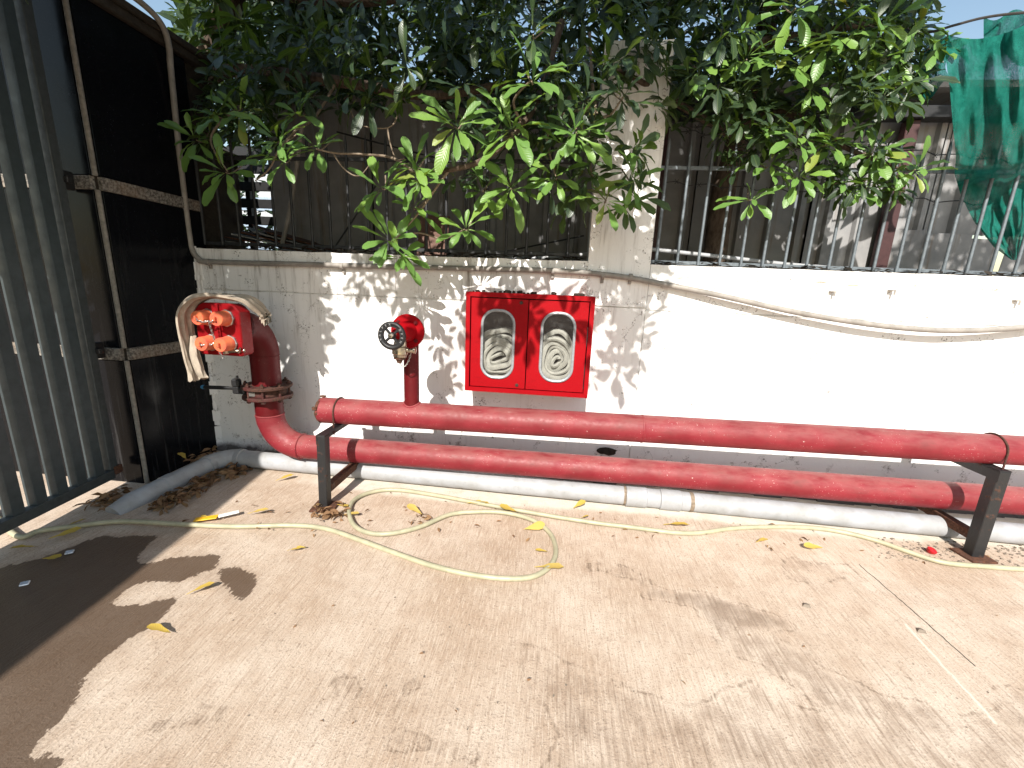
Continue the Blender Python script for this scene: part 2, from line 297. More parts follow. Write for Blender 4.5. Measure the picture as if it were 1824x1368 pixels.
class MB:
    def __init__(s): s.V = []; s.F = []
    def add(s, V, F):
        k = len(s.V); s.V += [tuple(v) for v in V]; s.F += [tuple(i+k for i in f) for f in F]; return s
    def box(s, c, d, bev=0.0, rot=None):
        bm = bmesh.new(); bmesh.ops.create_cube(bm, size=1.0)
        for v in bm.verts: v.co = Vector((v.co.x*d[0], v.co.y*d[1], v.co.z*d[2]))
        if bev: bmesh.ops.bevel(bm, geom=list(bm.edges), offset=bev, segments=1, affect='EDGES')
        M = rot if rot is not None else Matrix.Identity(3)
        bm.verts.index_update()
        V = [M @ v.co + Vector(c) for v in bm.verts]; F = [[v.index for v in f.verts] for f in bm.faces]; bm.free()
        return s.add(V, F)
    def span(s, a, b, bev=0.0):
        return s.box([(a[i]+b[i])/2 for i in range(3)], [abs(b[i]-a[i]) for i in range(3)], bev)
    def bar(s, a, b, w, h, bev=0.0, up=(0, 0, 1)):
        a, b = Vector(a), Vector(b); x = (b-a).normalized(); y = Vector(up).cross(x).normalized(); z = x.cross(y)
        return s.box((a+b)/2, ((b-a).length, w, h), bev, Matrix((x, y, z)).transposed())
    def tube(s, pts, r, seg=12, closed=False, caps=True):
        P = [Vector(p) for p in pts]; n = len(P); R = r if isinstance(r, (list, tuple)) else [r]*n
        T = []
        for i in range(n):
            a = P[(i-1) % n] if closed or i else P[0]; b = P[(i+1) % n] if closed or i < n-1 else P[-1]
            T.append((b-a).normalized())
        u, _ = frame_of(T[0]); V = []; F = []
        for i in range(n):
            u = (u - T[i]*u.dot(T[i])).normalized(); w = T[i].cross(u)
            for j in range(seg):
                an = 2*math.pi*j/seg; V.append(P[i]+(u*math.cos(an)+w*math.sin(an))*R[i])
        for i in range(n if closed else n-1):
            k = ((i+1) % n)*seg
            for j in range(seg): F.append((i*seg+j, i*seg+(j+1) % seg, k+(j+1) % seg, k+j))
        if caps and not closed:
            F.append(tuple(range(seg-1, -1, -1))); F.append(tuple((n-1)*seg+j for j in range(seg)))
        return s.add(V, F)
    def lathe(s, o, d, prof, seg=24):                    # prof: (radius, distance along d)
        o = Vector(o); d = Vector(d).normalized(); u, w = frame_of(d); V = []; F = []
        for r, h in prof:
            for j in range(seg):
                an = 2*math.pi*j/seg; V.append(o+d*h+(u*math.cos(an)+w*math.sin(an))*max(r, 1e-4))
        for i in range(len(prof)-1):
            for j in range(seg): F.append((i*seg+j, i*seg+(j+1) % seg, (i+1)*seg+(j+1) % seg, (i+1)*seg+j))
        F.append(tuple(range(seg-1, -1, -1))); F.append(tuple((len(prof)-1)*seg+j for j in range(seg)))
        return s.add(V, F)
    def prism(s, poly, a, b, axis=1):                    # poly in the two other axes, extruded along axis
        def mk(q, t):
            v = list(q); v.insert(axis, t); return v
        n = len(poly); V = [mk(q, a) for q in poly]+[mk(q, b) for q in poly]
        F = [tuple(range(n)), tuple(range(2*n-1, n-1, -1))]+[(i, i+n, (i+1) % n+n, (i+1) % n) for i in range(n)]
        return s.add(V, F)
    def grid(s, fn, nu, nv):
        V = [fn(i/(nu-1), j/(nv-1)) for j in range(nv) for i in range(nu)]
        F = [(j*nu+i, j*nu+i+1, (j+1)*nu+i+1, (j+1)*nu+i) for j in range(nv-1) for i in range(nu-1)]
        return s.add(V, F)
    def build(s, name, mat, parent=None, smooth=40, loc=None, fix=True):
        off = ORG.get(parent.name, Vector((0, 0, 0))) if parent is not None else Vector(loc or (0, 0, 0))
        me = bpy.data.meshes.new(name); me.from_pydata([tuple(Vector(v)-off) for v in s.V], [], s.F); me.update()
        if fix:
            bm = bmesh.new(); bm.from_mesh(me); bmesh.ops.recalc_face_normals(bm, faces=bm.faces); bm.to_mesh(me); bm.free()
        me.materials.append(MT[mat])
        if smooth: me.shade_smooth(); me.set_sharp_from_angle(angle=math.radians(smooth))
        return link(name, me, parent, loc)

def spline(pts, n=8, closed=False):
    P = [Vector(p) for p in pts]; m = len(P); out = []
    rg = range(m if closed else m-1)
    for i in rg:
        if closed: a, b, c, d = P[i-1], P[i], P[(i+1) % m], P[(i+2) % m]
        else: a, b, c, d = P[max(i-1, 0)], P[i], P[i+1], P[min(i+2, m-1)]
        for k in range(n):
            t = k/n; out.append(.5*((2*b)+(c-a)*t+(2*a-5*b+4*c-d)*t*t+(3*b-a-3*c+d)*t**3))
    if not closed: out.append(P[-1])
    return out
def arc(c, r, a0, a1, u, w, n=10):
    c, u, w = Vector(c), Vector(u), Vector(w)
    return [c+(u*math.cos(a0+(a1-a0)*i/n)+w*math.sin(a0+(a1-a0)*i/n))*r for i in range(n+1)]

# ------------------------------------------------------------------ value noise for ground maps
def vnoise(x, y, sc, seed):
    r = np.random.default_rng(seed); T = r.random((64, 64)); x = x*sc+100; y = y*sc+100
    xi = np.floor(x).astype(int); yi = np.floor(y).astype(int); fx = x-xi; fy = y-yi; fx = fx*fx*(3-2*fx); fy = fy*fy*(3-2*fy)
    a = T[xi % 64, yi % 64]; b = T[(xi+1) % 64, yi % 64]; c = T[xi % 64, (yi+1) % 64]; d = T[(xi+1) % 64, (yi+1) % 64]
    return (a*(1-fx)+b*fx)*(1-fy)+(c*(1-fx)+d*fx)*fy
def inpoly(x, y, poly):
    c = np.zeros(x.shape, bool); n = len(poly)
    for i in range(n):
        x1, y1 = poly[i]; x2, y2 = poly[i-1]
        if y1 == y2: continue
        c ^= ((y1 > y) != (y2 > y)) & (x < (x2-x1)*(y-y1)/(y2-y1)+x1)
    return c
def blur(a, k):
    for _ in range(k):
        p = np.pad(a, 1, mode='edge'); a = (p[:-2, 1:-1]+p[2:, 1:-1]+p[1:-1, :-2]+p[1:-1, 2:]+2*a)/6
    return a

def ground():
    fx = np.arange(-2.9, 3.3, .016); fy = np.arange(-2.75, .05, .016)
    xs = np.concatenate([[-40, -20, -10, -6, -4, -3.3], fx, [3.6, 4.5, 7, 14, 25, 40]])
    ys = np.concatenate([[-40, -20, -10, -6, -4, -3.2], fy, [.3, .8]])
    X, Y = np.meshgrid(xs, ys, indexing='ij')
    Z = (vnoise(X, Y, 1.1, 3)-.5)*.012+(vnoise(X, Y, 5, 4)-.5)*.004
    Z = np.where((np.abs(X) > 3.3) | (Y < -2.8), 0, Z)
    wx = X+(vnoise(X, Y, 7, 5)-.5)*.07+(vnoise(X, Y, 19, 6)-.5)*.03; wy = Y+(vnoise(X, Y, 7, 7)-.5)*.07+(vnoise(X, Y, 19, 8)-.5)*.03
    def pm(pp): return inpoly(wx, wy, [(gnd(*q).x, gnd(*q).y) for q in pp]).astype(float)
    wet = pm([(-250, 1120), (-60, 1035), (60, 990), (190, 958), (285, 950), (245, 985), (250, 1000), (330, 990), (395, 993), (380, 1012), (330, 1035), (285, 1040), (250, 1032), (195, 1068),
              (190, 1082), (310, 1076), (328, 1084), (240, 1130), (180, 1190), (130, 1270), (80, 1310), (50, 1400), (-300, 1500)])
    wet = np.maximum(wet, pm([(378, 1022), (430, 1008), (452, 1032), (466, 1062), (440, 1078), (402, 1062)]))
    wet = np.maximum(wet, .95*pm([(70, 1345), (130, 1320), (120, 1390), (60, 1400)]))
    stn = .75*pm([(1130, 1035), (1250, 1058), (1400, 1095), (1440, 1130), (1350, 1120), (1270, 1110), (1235, 1085), (1150, 1052)])
    stn = np.maximum(stn, .55*pm([(1235, 1085), (1350, 1120), (1560, 1230), (1710, 1275), (1690, 1305), (1540, 1290), (1380, 1210), (1290, 1160)]))
    stn = np.maximum(stn, .50*pm([(960, 1170), (1010, 1180), (1230, 1250), (1330, 1220), (1560, 1300), (1824, 1260), (1900, 1400), (930, 1420), (990, 1300)]))
    stn = np.maximum(stn, .6*pm([(1590, 1210), (1640, 1215), (1680, 1235), (1640, 1245)]))
    stn = np.maximum(stn, .5*pm([(1760, 1225), (1830, 1230), (1840, 1290), (1790, 1280)]))
    stn = np.maximum(stn, .55*pm([(470, 1150), (520, 1160), (545, 1160), (520, 1172), (475, 1168)]))
    stn = np.maximum(stn, .6*pm([(580, 1210), (640, 1215), (650, 1245), (620, 1255), (590, 1225)]))
    stn = np.maximum(stn, .6*pm([(700, 1310), (735, 1230), (728, 1215), (712, 1290), (720, 1310), (830, 1330), (850, 1370), (820, 1360), (705, 1330)]))
    stn = np.maximum(stn, .5*pm([(905, 1150), (930, 1150), (1000, 1180), (1020, 1230), (1000, 1320), (970, 1260), (950, 1200)]))
    stn = np.maximum(stn, .38*pm([(1050, 1000), (1110, 1000), (1160, 1035), (1060, 1020)]))
    stn = np.maximum(stn, .38*pm([(1380, 990), (1520, 1010), (1540, 1040), (1400, 1030)]))
    stn = np.maximum(stn, .35*pm([(250, 1290), (330, 1275), (410, 1255), (400, 1275), (300, 1320)]))
    damp = blur(wet, 34); wet = blur(wet, 5); stn = blur(stn, 3)
    edge = -.50+.03*np.sin(X*3)
    pale = np.clip((Y-edge)/.10, 0, 1)*np.clip((X+1.9)/.5, .25, 1)*.72
    nx, ny = X.shape
    me = bpy.data.meshes.new('concrete_yard')
    V = np.stack([X.ravel(), Y.ravel(), Z.ravel()], 1); idx = np.arange(nx*ny).reshape(nx, ny)
    F = np.stack([idx[:-1, :-1].ravel(), idx[1:, :-1].ravel(), idx[1:, 1:].ravel(), idx[:-1, 1:].ravel()], 1)
    me.from_pydata(V.tolist(), [], F.tolist()); me.update()
    for nm, a in (('wet', wet), ('damp', damp), ('stain', stn), ('pale', pale)):
        at = me.attributes.new(nm, 'FLOAT', 'POINT'); at.data.foreach_set('value', a.ravel().astype(np.float32))
    me.materials.append(MT['concrete']); me.shade_smooth()
    o = link('concrete_yard', me); o['kind'] = 'structure'
ground()
o = MB().span((-8, .23, .6), (9, 14, 1.30)).build('raised_ground', 'soil', smooth=0); o['kind'] = 'structure'

# ------------------------------------------------------------------ boundary wall
TOPZ = 1.445
def boundary_wall():
    t = thing('boundary_wall', 'white limewashed boundary wall with a tall pier, streaked with dirt', 'wall', (0, 0, 0))
    def slab(name, x0, x1, z0, z1, y0=0.0, y1=.014, seed=0):
        nx = max(2, int((x1-x0)/.05)); nz = max(2, int((z1-z0)/.05)); m = MB(); r = np.random.default_rng(seed)
        def fn(u, v):
            x = x0+(x1-x0)*u; z = z0+(z1-z0)*v
            y = y0+.003*math.sin(x*5.1+z*3)+.002*math.sin(x*13+1.3)*math.sin(z*11)
            e = .004*(r.random()-.5) if (v == 0 or v == 1 or u in (0, 1)) else 0
            return (x, y, z+e)
        m.grid(fn, nx, nz)
        V0 = len(m.V); per = [i for i in range(nx)]+[j*nx+nx-1 for j in range(1, nz)]+[(nz-1)*nx+i for i in range(nx-2, -1, -1)]+[j*nx for j in range(nz-2, 0, -1)]
        back = []
        for i in per: v = m.V[i]; m.V.append((v[0], y1, v[2])); back.append(len(m.V)-1)
        for k in range(len(per)): a, b = per[k], per[(k+1) % len(per)]; m.F.append((a, b, back[(k+1) % len(per)], back[k]))
        return m.build(name, 'wall', t, 30)
    MB().span((-2.75, .0125, -.1), (6.0, .225, TOPZ-.006)).build('wall_core', 'wall', t, 0)
    slab('plaster_panel', -2.62, .547, -.02, 1.174, seed=1); slab('plaster_panel', -2.62, .178, 1.182, TOPZ, seed=2)
    slab('plaster_panel', .554, 6.0, -.02, 1.163, seed=3); slab('plaster_panel', .557, 6.0, 1.170, TOPZ-.006, seed=4)
    pm = MB().span((.181, .0125, 1.182), (.55, .21, 2.62), .006); pm.build('pier', 'wall', t, 30)
    slab('pier_plaster', .178, 0.551, 1.182, 2.615, -.004, .013, seed=5)
    # mortar fillet and lumps along the foot
    m = MB(); r = random.Random(3); x = -2.45
    while x < 5:
        w_ = r.uniform(.05, .16); h = r.uniform(.012, .05); d = r.uniform(.02, .06)
        m.prism([(0.02, -.02), (-d, -.02), (-d*.7, h*.3), (0.0, h)], x, x+w_, 0); x += w_*r.uniform(.7, 1.0)
    m.build('mortar_fillet', 'wall', t, 0)
    # flat dark plate between the pipes, painted in for the shade inside a hole
    c = wal(1081, 803); m = MB(); n = 14
    V = [(c.x+(.050+.03*r.random())*math.cos(2*math.pi*i/n), -.0075, c.z+(.020+.016*r.random())*math.sin(2*math.pi*i/n)) for i in range(n)]
    m.add(V+[(c.x, -.009, c.z)], [(i, (i+1) % n, n) for i in range(n)]); m.build('dark_hole_plate', 'debris', t, 0)
    # dirt lying along the wall top
    m = MB()
    for k in range(520):
        X_ = r.uniform(-2.4, 2.8)
        if .14 < X_ < .58: continue
        y = r.uniform(.02, .16); L = r.uniform(.015, .06); a = r.uniform(0, 6.3); z = TOPZ+r.uniform(0, .02)*(1.6 if X_ < .2 else .8)
        d = Vector((math.cos(a), math.sin(a)*.5, r.uniform(-.2, .35)))*L; q = Vector((-math.sin(a), math.cos(a), .3))*L*.35
        p0 = Vector((X_, y, z)); m.add([p0-d, p0+q, p0+d, p0-q+Vector((0, 0, L*.2))], [(0, 1, 2), (0, 2, 3)])
    ob = m.build('leaf_mould_on_wall', 'debris', None, 0, fix=False); ob['kind'] = 'stuff'; tag(ob, 'dark dry leaf mould lying along the wall top', 'leaf litter')
    for px_, py_, nm in ((1480, 521, 'left of the three small hooks on the sunlit wall'), (1586, 519, 'middle of the three small hooks on the sunlit wall'), (1806, 537, 'right of the three small hooks on the sunlit wall')):
        c = wal(px_, py_); m = MB().box((c.x, -.012, c.z+.006), (.03, .028, .006), .001).box((c.x+.006, -.026, c.z-.008), (.012, .004, .024), .001)
        ob = m.build('wall_hook', 'conduit', None, 30); tag(ob, nm, 'hook', 'hooks on the sunlit wall')
boundary_wall()

# ------------------------------------------------------------------ fences on the wall
def fence(name, label, xs, tops, rails, mat, yy=.10):
    t = thing(name, label, 'fence', (xs[0], yy, TOPZ))
    x0, x1 = min(xs)-.06, max(xs)+.06
    for z in rails: MB().span((x0, yy-.004, z-.011), (x1, yy+.010, z+.011), .002).build('rail', mat, t, 30)
    for i, x in enumerate(xs):
        h = tops[i % len(tops)]; y = yy-.013
        m = MB().tube([(x, y, rails[0]-.012), (x, y, h-.05), (x, y, h)], [.0088, .0088, .001], 8); m.build('bar', mat, t, 50)
    for x in (xs[len(xs)//2], xs[-1]-.02): MB().span((x-.012+.03, yy-.002, TOPZ-.02), (x+.012+.03, yy+.008, rails[0]), .001).build('foot', mat, t, 30)
    return t
fence('railing', 'dark spiked bar fence on the wall left of the pier, half behind leaves', [-2.44+.131*i for i in range(20)], [2.17], [1.488, 2.03], 'fdark')
fence('railing', 'blue grey spiked bar fence on the wall right of the pier', [.603+.1262*i for i in range(24)], [2.165, 2.15], [1.462, 2.005], 'fence')

# ------------------------------------------------------------------ granite gate pillar
def pillar():
    t = thing('gate_pillar', 'black polished granite gate pillar with two rough grey stone bands', 'pillar', (-2.9, -.3, 0))
    xf, yf = -2.445, -.572; xb, y1 = -3.4, .30; zt = 2.60
    MB().span((xb, yf+.022, -.05), (xf-.022, y1, zt)).build('core', 'debris', t, 0)
    zz = [(-.02, .768), (.842, 1.686), (1.757, zt)]
    for z0, z1 in zz:
        MB().span((xb, yf, z0+.002), (xf-.026, yf+.021, z1-.002), .0015).build('granite_slab', 'granite', t, 30)
        MB().span((xf-.021, yf+.026, z0+.002), (xf, y1-.2, z1-.002), .0015).build('granite_slab', 'granite', t, 30)
    for z0, z1 in ((.770, .840), (1.688, 1.755)):
        MB().span((xb, yf-.006, z0), (xf-.026, yf+.0205, z1), .002).build('stone_band', 'flamed', t, 30)
        MB().span((xf-.0205, yf+.026, z0), (xf+.006, y1-.2, z1), .002).build('stone_band', 'flamed', t, 30)
    m = MB()
    for z0, z1 in zz: m.tube([(xf-.010, yf+.010, z0), (xf-.010, yf+.010, z1)], .0120, 8)
    m.build('corner_trim', 'trim', t, 50)
    MB().span((xb, yf-.03, zt+.001), (xf+.03, y1, zt+.05), .006).span((xb, yf-.05, zt+.051), (xf+.05, y1, zt+.09), .006).build('cornice', 'debris', t, 30)
    # ragged mortar where the cladding meets the wall
    r = random.Random(5); m = MB(); z = 0.0
    while z < 1.44:
        h = r.uniform(.03, .11); d = r.uniform(.012, .045)
        m.prism([(xf-.02, -.002), (xf+d, -.002), (xf+d*.6, -.012), (xf-.02, -d*.9)], z, z+h, 2); z += h*r.uniform(.8, 1.1)
    m.build('broken_mortar', 'wall', t, 0)
pillar()

# ------------------------------------------------------------------ gate leaf standing open
def gate():
    h0 = Vector((-2.565, -.665, 0)); d = Vector((.14, -1, 0)).normalized(); n = Vector((d.y, -d.x, 0))*-1
    t = thing('gate_leaf', 'tall grey steel gate of vertical slats standing open at the left', 'gate', tuple(h0)); Lg = 5.6; H0, H1 = .10, 2.70
    if n.x < 0: n = -n
    up = Vector((0, 0, 1)); R = Matrix((d, n, up)).transposed()
    def at(s, o, z): return h0+d*s+n*o+up*z
    MB().box(at(Lg/2, 0, H0), (Lg, .05, .055), .003, R).build('bottom_rail', 'gatefr', t, 30)
    MB().box(at(Lg/2, 0, H1), (Lg, .05, .055), .003, R).build('top_rail', 'gatefr', t, 30)
    MB().box(at(.0, 0, (H0+H1)/2), (.05, .05, H1-H0-.06), .003, R).build('end_stile', 'gatefr', t, 30)
    MB().box(at(Lg, 0, (H0+H1)/2), (.05, .05, H1-H0-.06), .003, R).build('end_stile', 'gatefr', t, 30)
    k = 0; s = .085
    while s < Lg-.05:
        m = MB(); a = .026; dd = .021       # folded slat: flat face with two returns
        pts = [(-a-.004, -dd), (-a, dd), (a, dd), (a+.004, -dd)]
        V = [at(s+u, v, z) for z in (H0+.029, H1-.029) for u, v in pts]; q = len(pts)
        m.add(V, [(i, (i+1) % q, (i+1) % q+q, i+q) for i in range(q)]); m.build('slat', 'gate', t, 0); s += .104
    for z in (.83, 1.72):
        MB().box(at(-.045, 0, z), (.07, .04, .09), .004, R).box(at(-.03, .02, z), (.03, .05, .03), .003, R).build('hinge', 'black', t, 30)
    MB().box(at(-.02, .0, .12), (.05, .07, .05), .004, R).build('pivot', 'rustplate', t, 30)
gate()

# ------------------------------------------------------------------ red pipes
def uz(x): return .522+(x+1.2)*.0132     # axis height of the upper pipe
def lz(x): return .211+(x+1.27)*.0046
UR, LR, RR = .0755, .077, .083
RX, RY = -1.79, -.30
def pipes():
    t = thing('upper_fire_pipe', 'upper long red fire pipe on steel stands with a capped left end', 'pipe', (-1.33, -.46, .52))
    xs = [-1.335+.2*i for i in range(27)]
    m = MB(); m.tube([(x, -.46, uz(x)) for x in xs], UR, 40); m.build('pipe_run', 'pipe', t)
    MB().lathe((-1.335, -.46, uz(-1.335)), (-1, 0, .01), [(.066, -.004), (.066, .004), (.060, .006)], 32).build('end_plate', 'pipe', t)
    r = random.Random(9); n = 26; V = []; F = []
    for i in range(n):
        a = 2*math.pi*i/n; j = r.uniform(0, .010); q = UR+r.uniform(-.002, .006)
        V += [(-1.325, -.46+q*math.cos(a), uz(-1.33)+q*math.sin(a)), (-1.341-j, -.46+(UR-.004)*math.cos(a), uz(-1.33)+(UR-.004)*math.sin(a))]
    for i in range(n): k = (i+1) % n; F.append((2*i, 2*k, 2*k+1, 2*i+1))
    m = MB(); m.add(V, F); m.box((-1.338, -.44, uz(-1.33)+.079), (.03, .02, .010), .002).box((-1.340, -.535, uz(-1.33)+.03), (.025, .012, .02), .002); m.build('weld_rim', 'rustplate', t, 30)
    for x in (.50,):
        MB().lathe((x, -.46, uz(x)), (1, 0, .0132), [(UR+.0005, 0), (UR+.0025, .004), (UR+.0025, .010), (UR+.0005, .015)], 40).build('weld_seam', 'pipe', t)
    # valve riser welded on
    m = MB().lathe((-.79, -.46, uz(-.79)+.055), (0, 0, 1), [(.0425, 0), (.0425, .40)], 28); m.build('valve_riser', 'riser', t)
    pts = [(-.79+.0455*math.cos(a), -.46+.0455*math.sin(a), uz(-.79)+math.sqrt(max(UR**2-(.0455*math.sin(a))**2, 0))+.001) for a in [2*math.pi*i/24 for i in range(24)]]
    MB().tube(pts, .006, 8, True).build('weld_bead', 'pipe', t)
    # bend at the top of the riser that carries the valve
    top = uz(-.79)+.445
    pts = [(-.79, -.46, top)]+arc((-.79, -.505, top), .045, 0, math.pi/2, (0, 1, 0), (0, 0, 1), 8)
    MB().tube([(-.79, -.46, top-.02)]+pts[1:]+[(-.79, -.52, top+.045)], .0425, 24).build('riser_bend', 'red', t)

    t = thing('lower_fire_pipe', 'lower long red fire pipe bending up at its left end', 'pipe', (RX, RY, .2))
    B = .205; xs = [RX+B+.18*i for i in range(31)]
    MB().tube([(x, RY, lz(x)) for x in xs], LR, 40).build('pipe_run', 'pipe', t)
    z0 = lz(RX+B)
    pts = arc((RX+B, RY, z0+B), B, -math.pi/2, -math.pi, (1, 0, 0), (0, 0, 1), 16)
    MB().tube(pts, [LR+.0035]*3+[LR+.004]*11+[RR]*3, 40).build('lower_bend', 'pipe', t)
    for c, d in (((RX+B, RY, z0), (1, 0, 0)), ((RX, RY, z0+B), (0, 0, 1))):
        MB().lathe(c, d, [(LR+.003, -.006), (LR+.0085, -.002), (LR+.0085, .002), (LR+.003, .006)], 40).build('weld_seam', 'pipe', t)
    MB().lathe((RX, RY, z0+B), (0, 0, 1), [(RR-.002, 0), (RR-.002, .125)], 40).build('short_pipe', 'riser', t)
    MB().lathe((RX, RY, .607), (0, 0, 1), [(RR-.001, 0), (RR-.001, .20)], 40).build('riser', 'riser', t)
    B2 = .20; zt = .80
    pts = arc((RX, RY-B2, zt), B2, 0, math.pi/2, (0, 1, 0), (0, 0, 1), 18)
    MB().tube(pts, RR+.001, 40).build('upper_bend', 'riser', t)
    MB().lathe((RX, RY, zt), (0, 0, 1), [(RR, -.003), (RR+.003, -.001), (RR+.003, .001), (RR, .003)], 40).build('weld_seam', 'riser', t)
    MB().lathe((RX, RY-B2, zt+B2), (0, -1, 0), [(RR+.004, -.004), (RR+.022, -.004), (RR+.022, .016), (RR+.004, .016)], 40).build('flange', 'riser', t)
    # butterfly valve
    t = thing('butterfly_valve', 'rusty flanged butterfly valve on the red riser with a black lever', 'valve', (RX, RY, .57))
    for z in (.530, .595):
        MB().lathe((RX, RY, z), (0, 0, 1), [(.08, 0), (.140, 0), (.143, .003), (.143, .016), (.140, .019), (.08, .019)], 44).build('flange', 'rust', t)
    MB().lathe((RX, RY, .549), (0, 0, 1), [(.10, 0), (.112, .004), (.112, .042), (.10, .046)], 40).build('valve_body', 'rust', t)
    for i in range(8):
        a = 2*math.pi*(i+.5)/8; x, y = RX+.122*math.cos(a), RY+.122*math.sin(a); m = MB()
        m.lathe((x, y, .512), (0, 0, 1), [(.007, 0), (.007, .125)], 8); m.lathe((x, y, .516), (0, 0, 1), [(.0135, 0), (.0135, .013)], 6); m.lathe((x, y, .615), (0, 0, 1), [(.0135, 0), (.0135, .012)], 6)
        m.build('bolt', 'rust', t, 30)
    MB().box((RX-.028, RY-.1135, .572), (.05, .004, .026), .001).build('name_plate', 'steel', t, 30)
    MB().span((RX-.185, RY-.075, .555), (RX-.10, RY-.035, .603), .006).box((RX-.16, RY-.06, .625), (.05, .04, .05), .008).box((RX-.155, RY-.055, .655), (.012, .012, .03), .002).build('gear_neck', 'black', t, 30)
    MB().tube([(RX-.17, RY-.06, .588), (RX-.27, RY-.064, .587), (RX-.375, RY-.068, .585)], [.009, .012, .0125], 12).build('lever', 'blackpl', t)
    MB().lathe((RX-.373, RY-.068, .585), (-1, 0, 0), [(.0135, 0), (.0135, .012), (.010, .02)], 12).build('lever_tip', 'blue', t)
pipes()

def inlet():
    yb = RY-.20-.016; zc = 1.0; xc = RX; yf = -.635
    t = thing('inlet_breeching', 'red four-way fire inlet head with orange caps and chains', 'hydrant inlet', (xc, yb, zc))
    def outl(s=1.0, zo=0.0):
        w, h, c = .128*s, .140*s, .052*s
        return [(xc+x, zc-.012+zo+z) for x, z in ((-w, -h+.012), (-w+.012, -h), (w-.012, -h), (w, -h+.012), (w, h-c*.8), (w-c*.5, h-c*.25), (w-c, h), (-w+c, h), (-w+c*.5, h-c*.25), (-w, h-c*.8))]
    a = outl(.985); b = outl(1.0); m = MB()
    n = len(a); rings = [(outl(.72), yb), (outl(.98), yb-.035), (b, yf+.006), (outl(.97), yf)]
    V = [(q[0], y, q[1]) for pts, y in rings for q in pts]; F = []
    for k in range(len(rings)-1): F += [(k*n+i, k*n+(i+1) % n, (k+1)*n+(i+1) % n, (k+1)*n+i) for i in range(n)]
    F += [tuple(range(n)), tuple(range(4*n-1, 3*n-1, -1))]; m.add(V, F); m.build('body', 'head', t, 25)
    MB().lathe((xc, yb+.017, zc), (0, -1, 0), [(RR+.022, 0), (RR+.022, .016), (RR, .016)], 40).build('rear_flange', 'riser', t)
    m = MB().box((xc, yf-.006, zc-.01), (.036, .014, .27), .003); m.build('centre_rib', 'head', t, 30)
    cc = [(-.050, .060), (.056, .060), (-.046, -.075), (.060, -.075)]; caps = []
    for x, z in cc:
        c = Vector((xc+x, yf, zc+z-.008))
        MB().lathe(c, (0, -1, 0), [(.046, -.002), (.046, .010), (.042, .014)], 8).build('inlet_collar', 'steel', t, 30)
        k = MB().lathe(c, (0, -1, 0), [(.0405, .012), (.0405, .020), (.038, .024), (.0375, .070), (.035, .074), (.012, .0745)], 32).build('cap', 'orange', t, 35)
        MB().box(c+Vector((0, -.082, 0)), (.010, .018, .024), .003).build('cap_lug', 'orange', k, 30)
        caps.append(c+Vector((0, -.088, 0)))
    def chain(p, q, sag, nm='chain', par=t, n=None, r=.0022):
        p, q = Vector(p), Vector(q); L = (q-p).length; n = n or max(6, int(L/.010)); m = MB()
        pts = [p+(q-p)*(i/n)+Vector((0, 0, -sag*4*(i/n)*(1-i/n))) for i in range(n+1)]
        for i in range(n):
            c = (pts[i]+pts[i+1])/2; d = (pts[i+1]-pts[i]).normalized(); u, w = frame_of(d); s_ = u if i % 2 else w; l = (pts[i+1]-pts[i]).length*.68
            m.tube([c+d*l*math.cos(a)+s_*l*.55*math.sin(a) for a in [2*math.pi*k/8 for k in range(8)]], r*.8, 5, True)
        return m.build(nm, 'steel', par)
    mid = Vector((xc+.006, yf-.045, zc+.005)); low = Vector((xc+.012, yf-.045, zc-.078))
    chain(caps[0], mid+Vector((0, -.02, .035)), .012); chain(caps[1], mid+Vector((0, -.02, .035)), .010); chain(mid+Vector((0, -.02, .035)), low, 0)
    chain(caps[2], low, .008); chain(caps[3], low, .006); chain(low, low+Vector((.022, .01, -.082)), 0)
    # test cock at the foot of the plate
    m = MB().tube([(xc+.135, yf+.004, zc-.118), (xc+.09, yf-.014, zc-.122), (xc+.045, yf-.020, zc-.124)], [.010, .008, .011], 10)
    m.lathe((xc+.05, yf-.014, zc-.124), (-.5, -1, 0), [(.016, 0), (.016, .02), (.012, .022)], 12).tube([(xc+.11, yf-.012, zc-.13), (xc+.13, yf-.02, zc-.10)], .005, 6); m.build('test_cock', 'chrome', t)
    MB().box((xc+.122, yf-.004, zc-.10), (.022, .012, .05), .003).build('lug', 'head', t, 30)
    # towel thrown over the head
    path = spline([(xc+.165, yb+.040, zc+.035), (xc+.150, yb+.015, zc+.095), (xc+.118, yb-.035, zc+.142), (xc+.06, yf+.040, zc+.160), (xc-.03, yf+.02, zc+.163), (xc-.10, yf-.01, zc+.138),
                   (xc-.148, yf-.03, zc+.07), (xc-.158, yf-.035, zc-.03), (xc-.150, yf-.035, zc-.15), (xc-.140, yf-.03, zc-.235), (xc-.128, yf-.03, zc-.290)], 9)
    N = len(path); m = MB(); nw = 17; V = []; F = []
    for i, p in enumerate(path):
        t_ = i/(N-1); tg = (path[min(i+1, N-1)]-path[max(i-1, 0)]).normalized(); ax = Vector((0, -1, 0)); ax = (ax-tg*ax.dot(tg)).normalized(); nn = tg.cross(ax)
        wd = .030+.030*math.sin(math.pi*min(1, t_*1.1))+(.026*max(0, (t_-.75)/.25)); rag = .02*max(0, .1-t_)/.1
        ring = []
        for j in range(nw*2):
            k = j if j < nw else 2*nw-1-j; s_ = k/(nw-1)*2-1; side = 1 if j < nw else -1
            off = nn*(side*.006+.007*math.sin(s_*7.5+t_*5+math.sin(t_*9))+.004*math.sin(s_*15+t_*17))
            jit = Vector((0, 0, random.uniform(-1, 1)*.008)) if i in (0, N-1) else Vector((0, 0, 0))
            V.append(p+ax*(s_*wd)+off+jit+Vector((random.uniform(-1, 1), 0, random.uniform(-1, 1)))*rag)
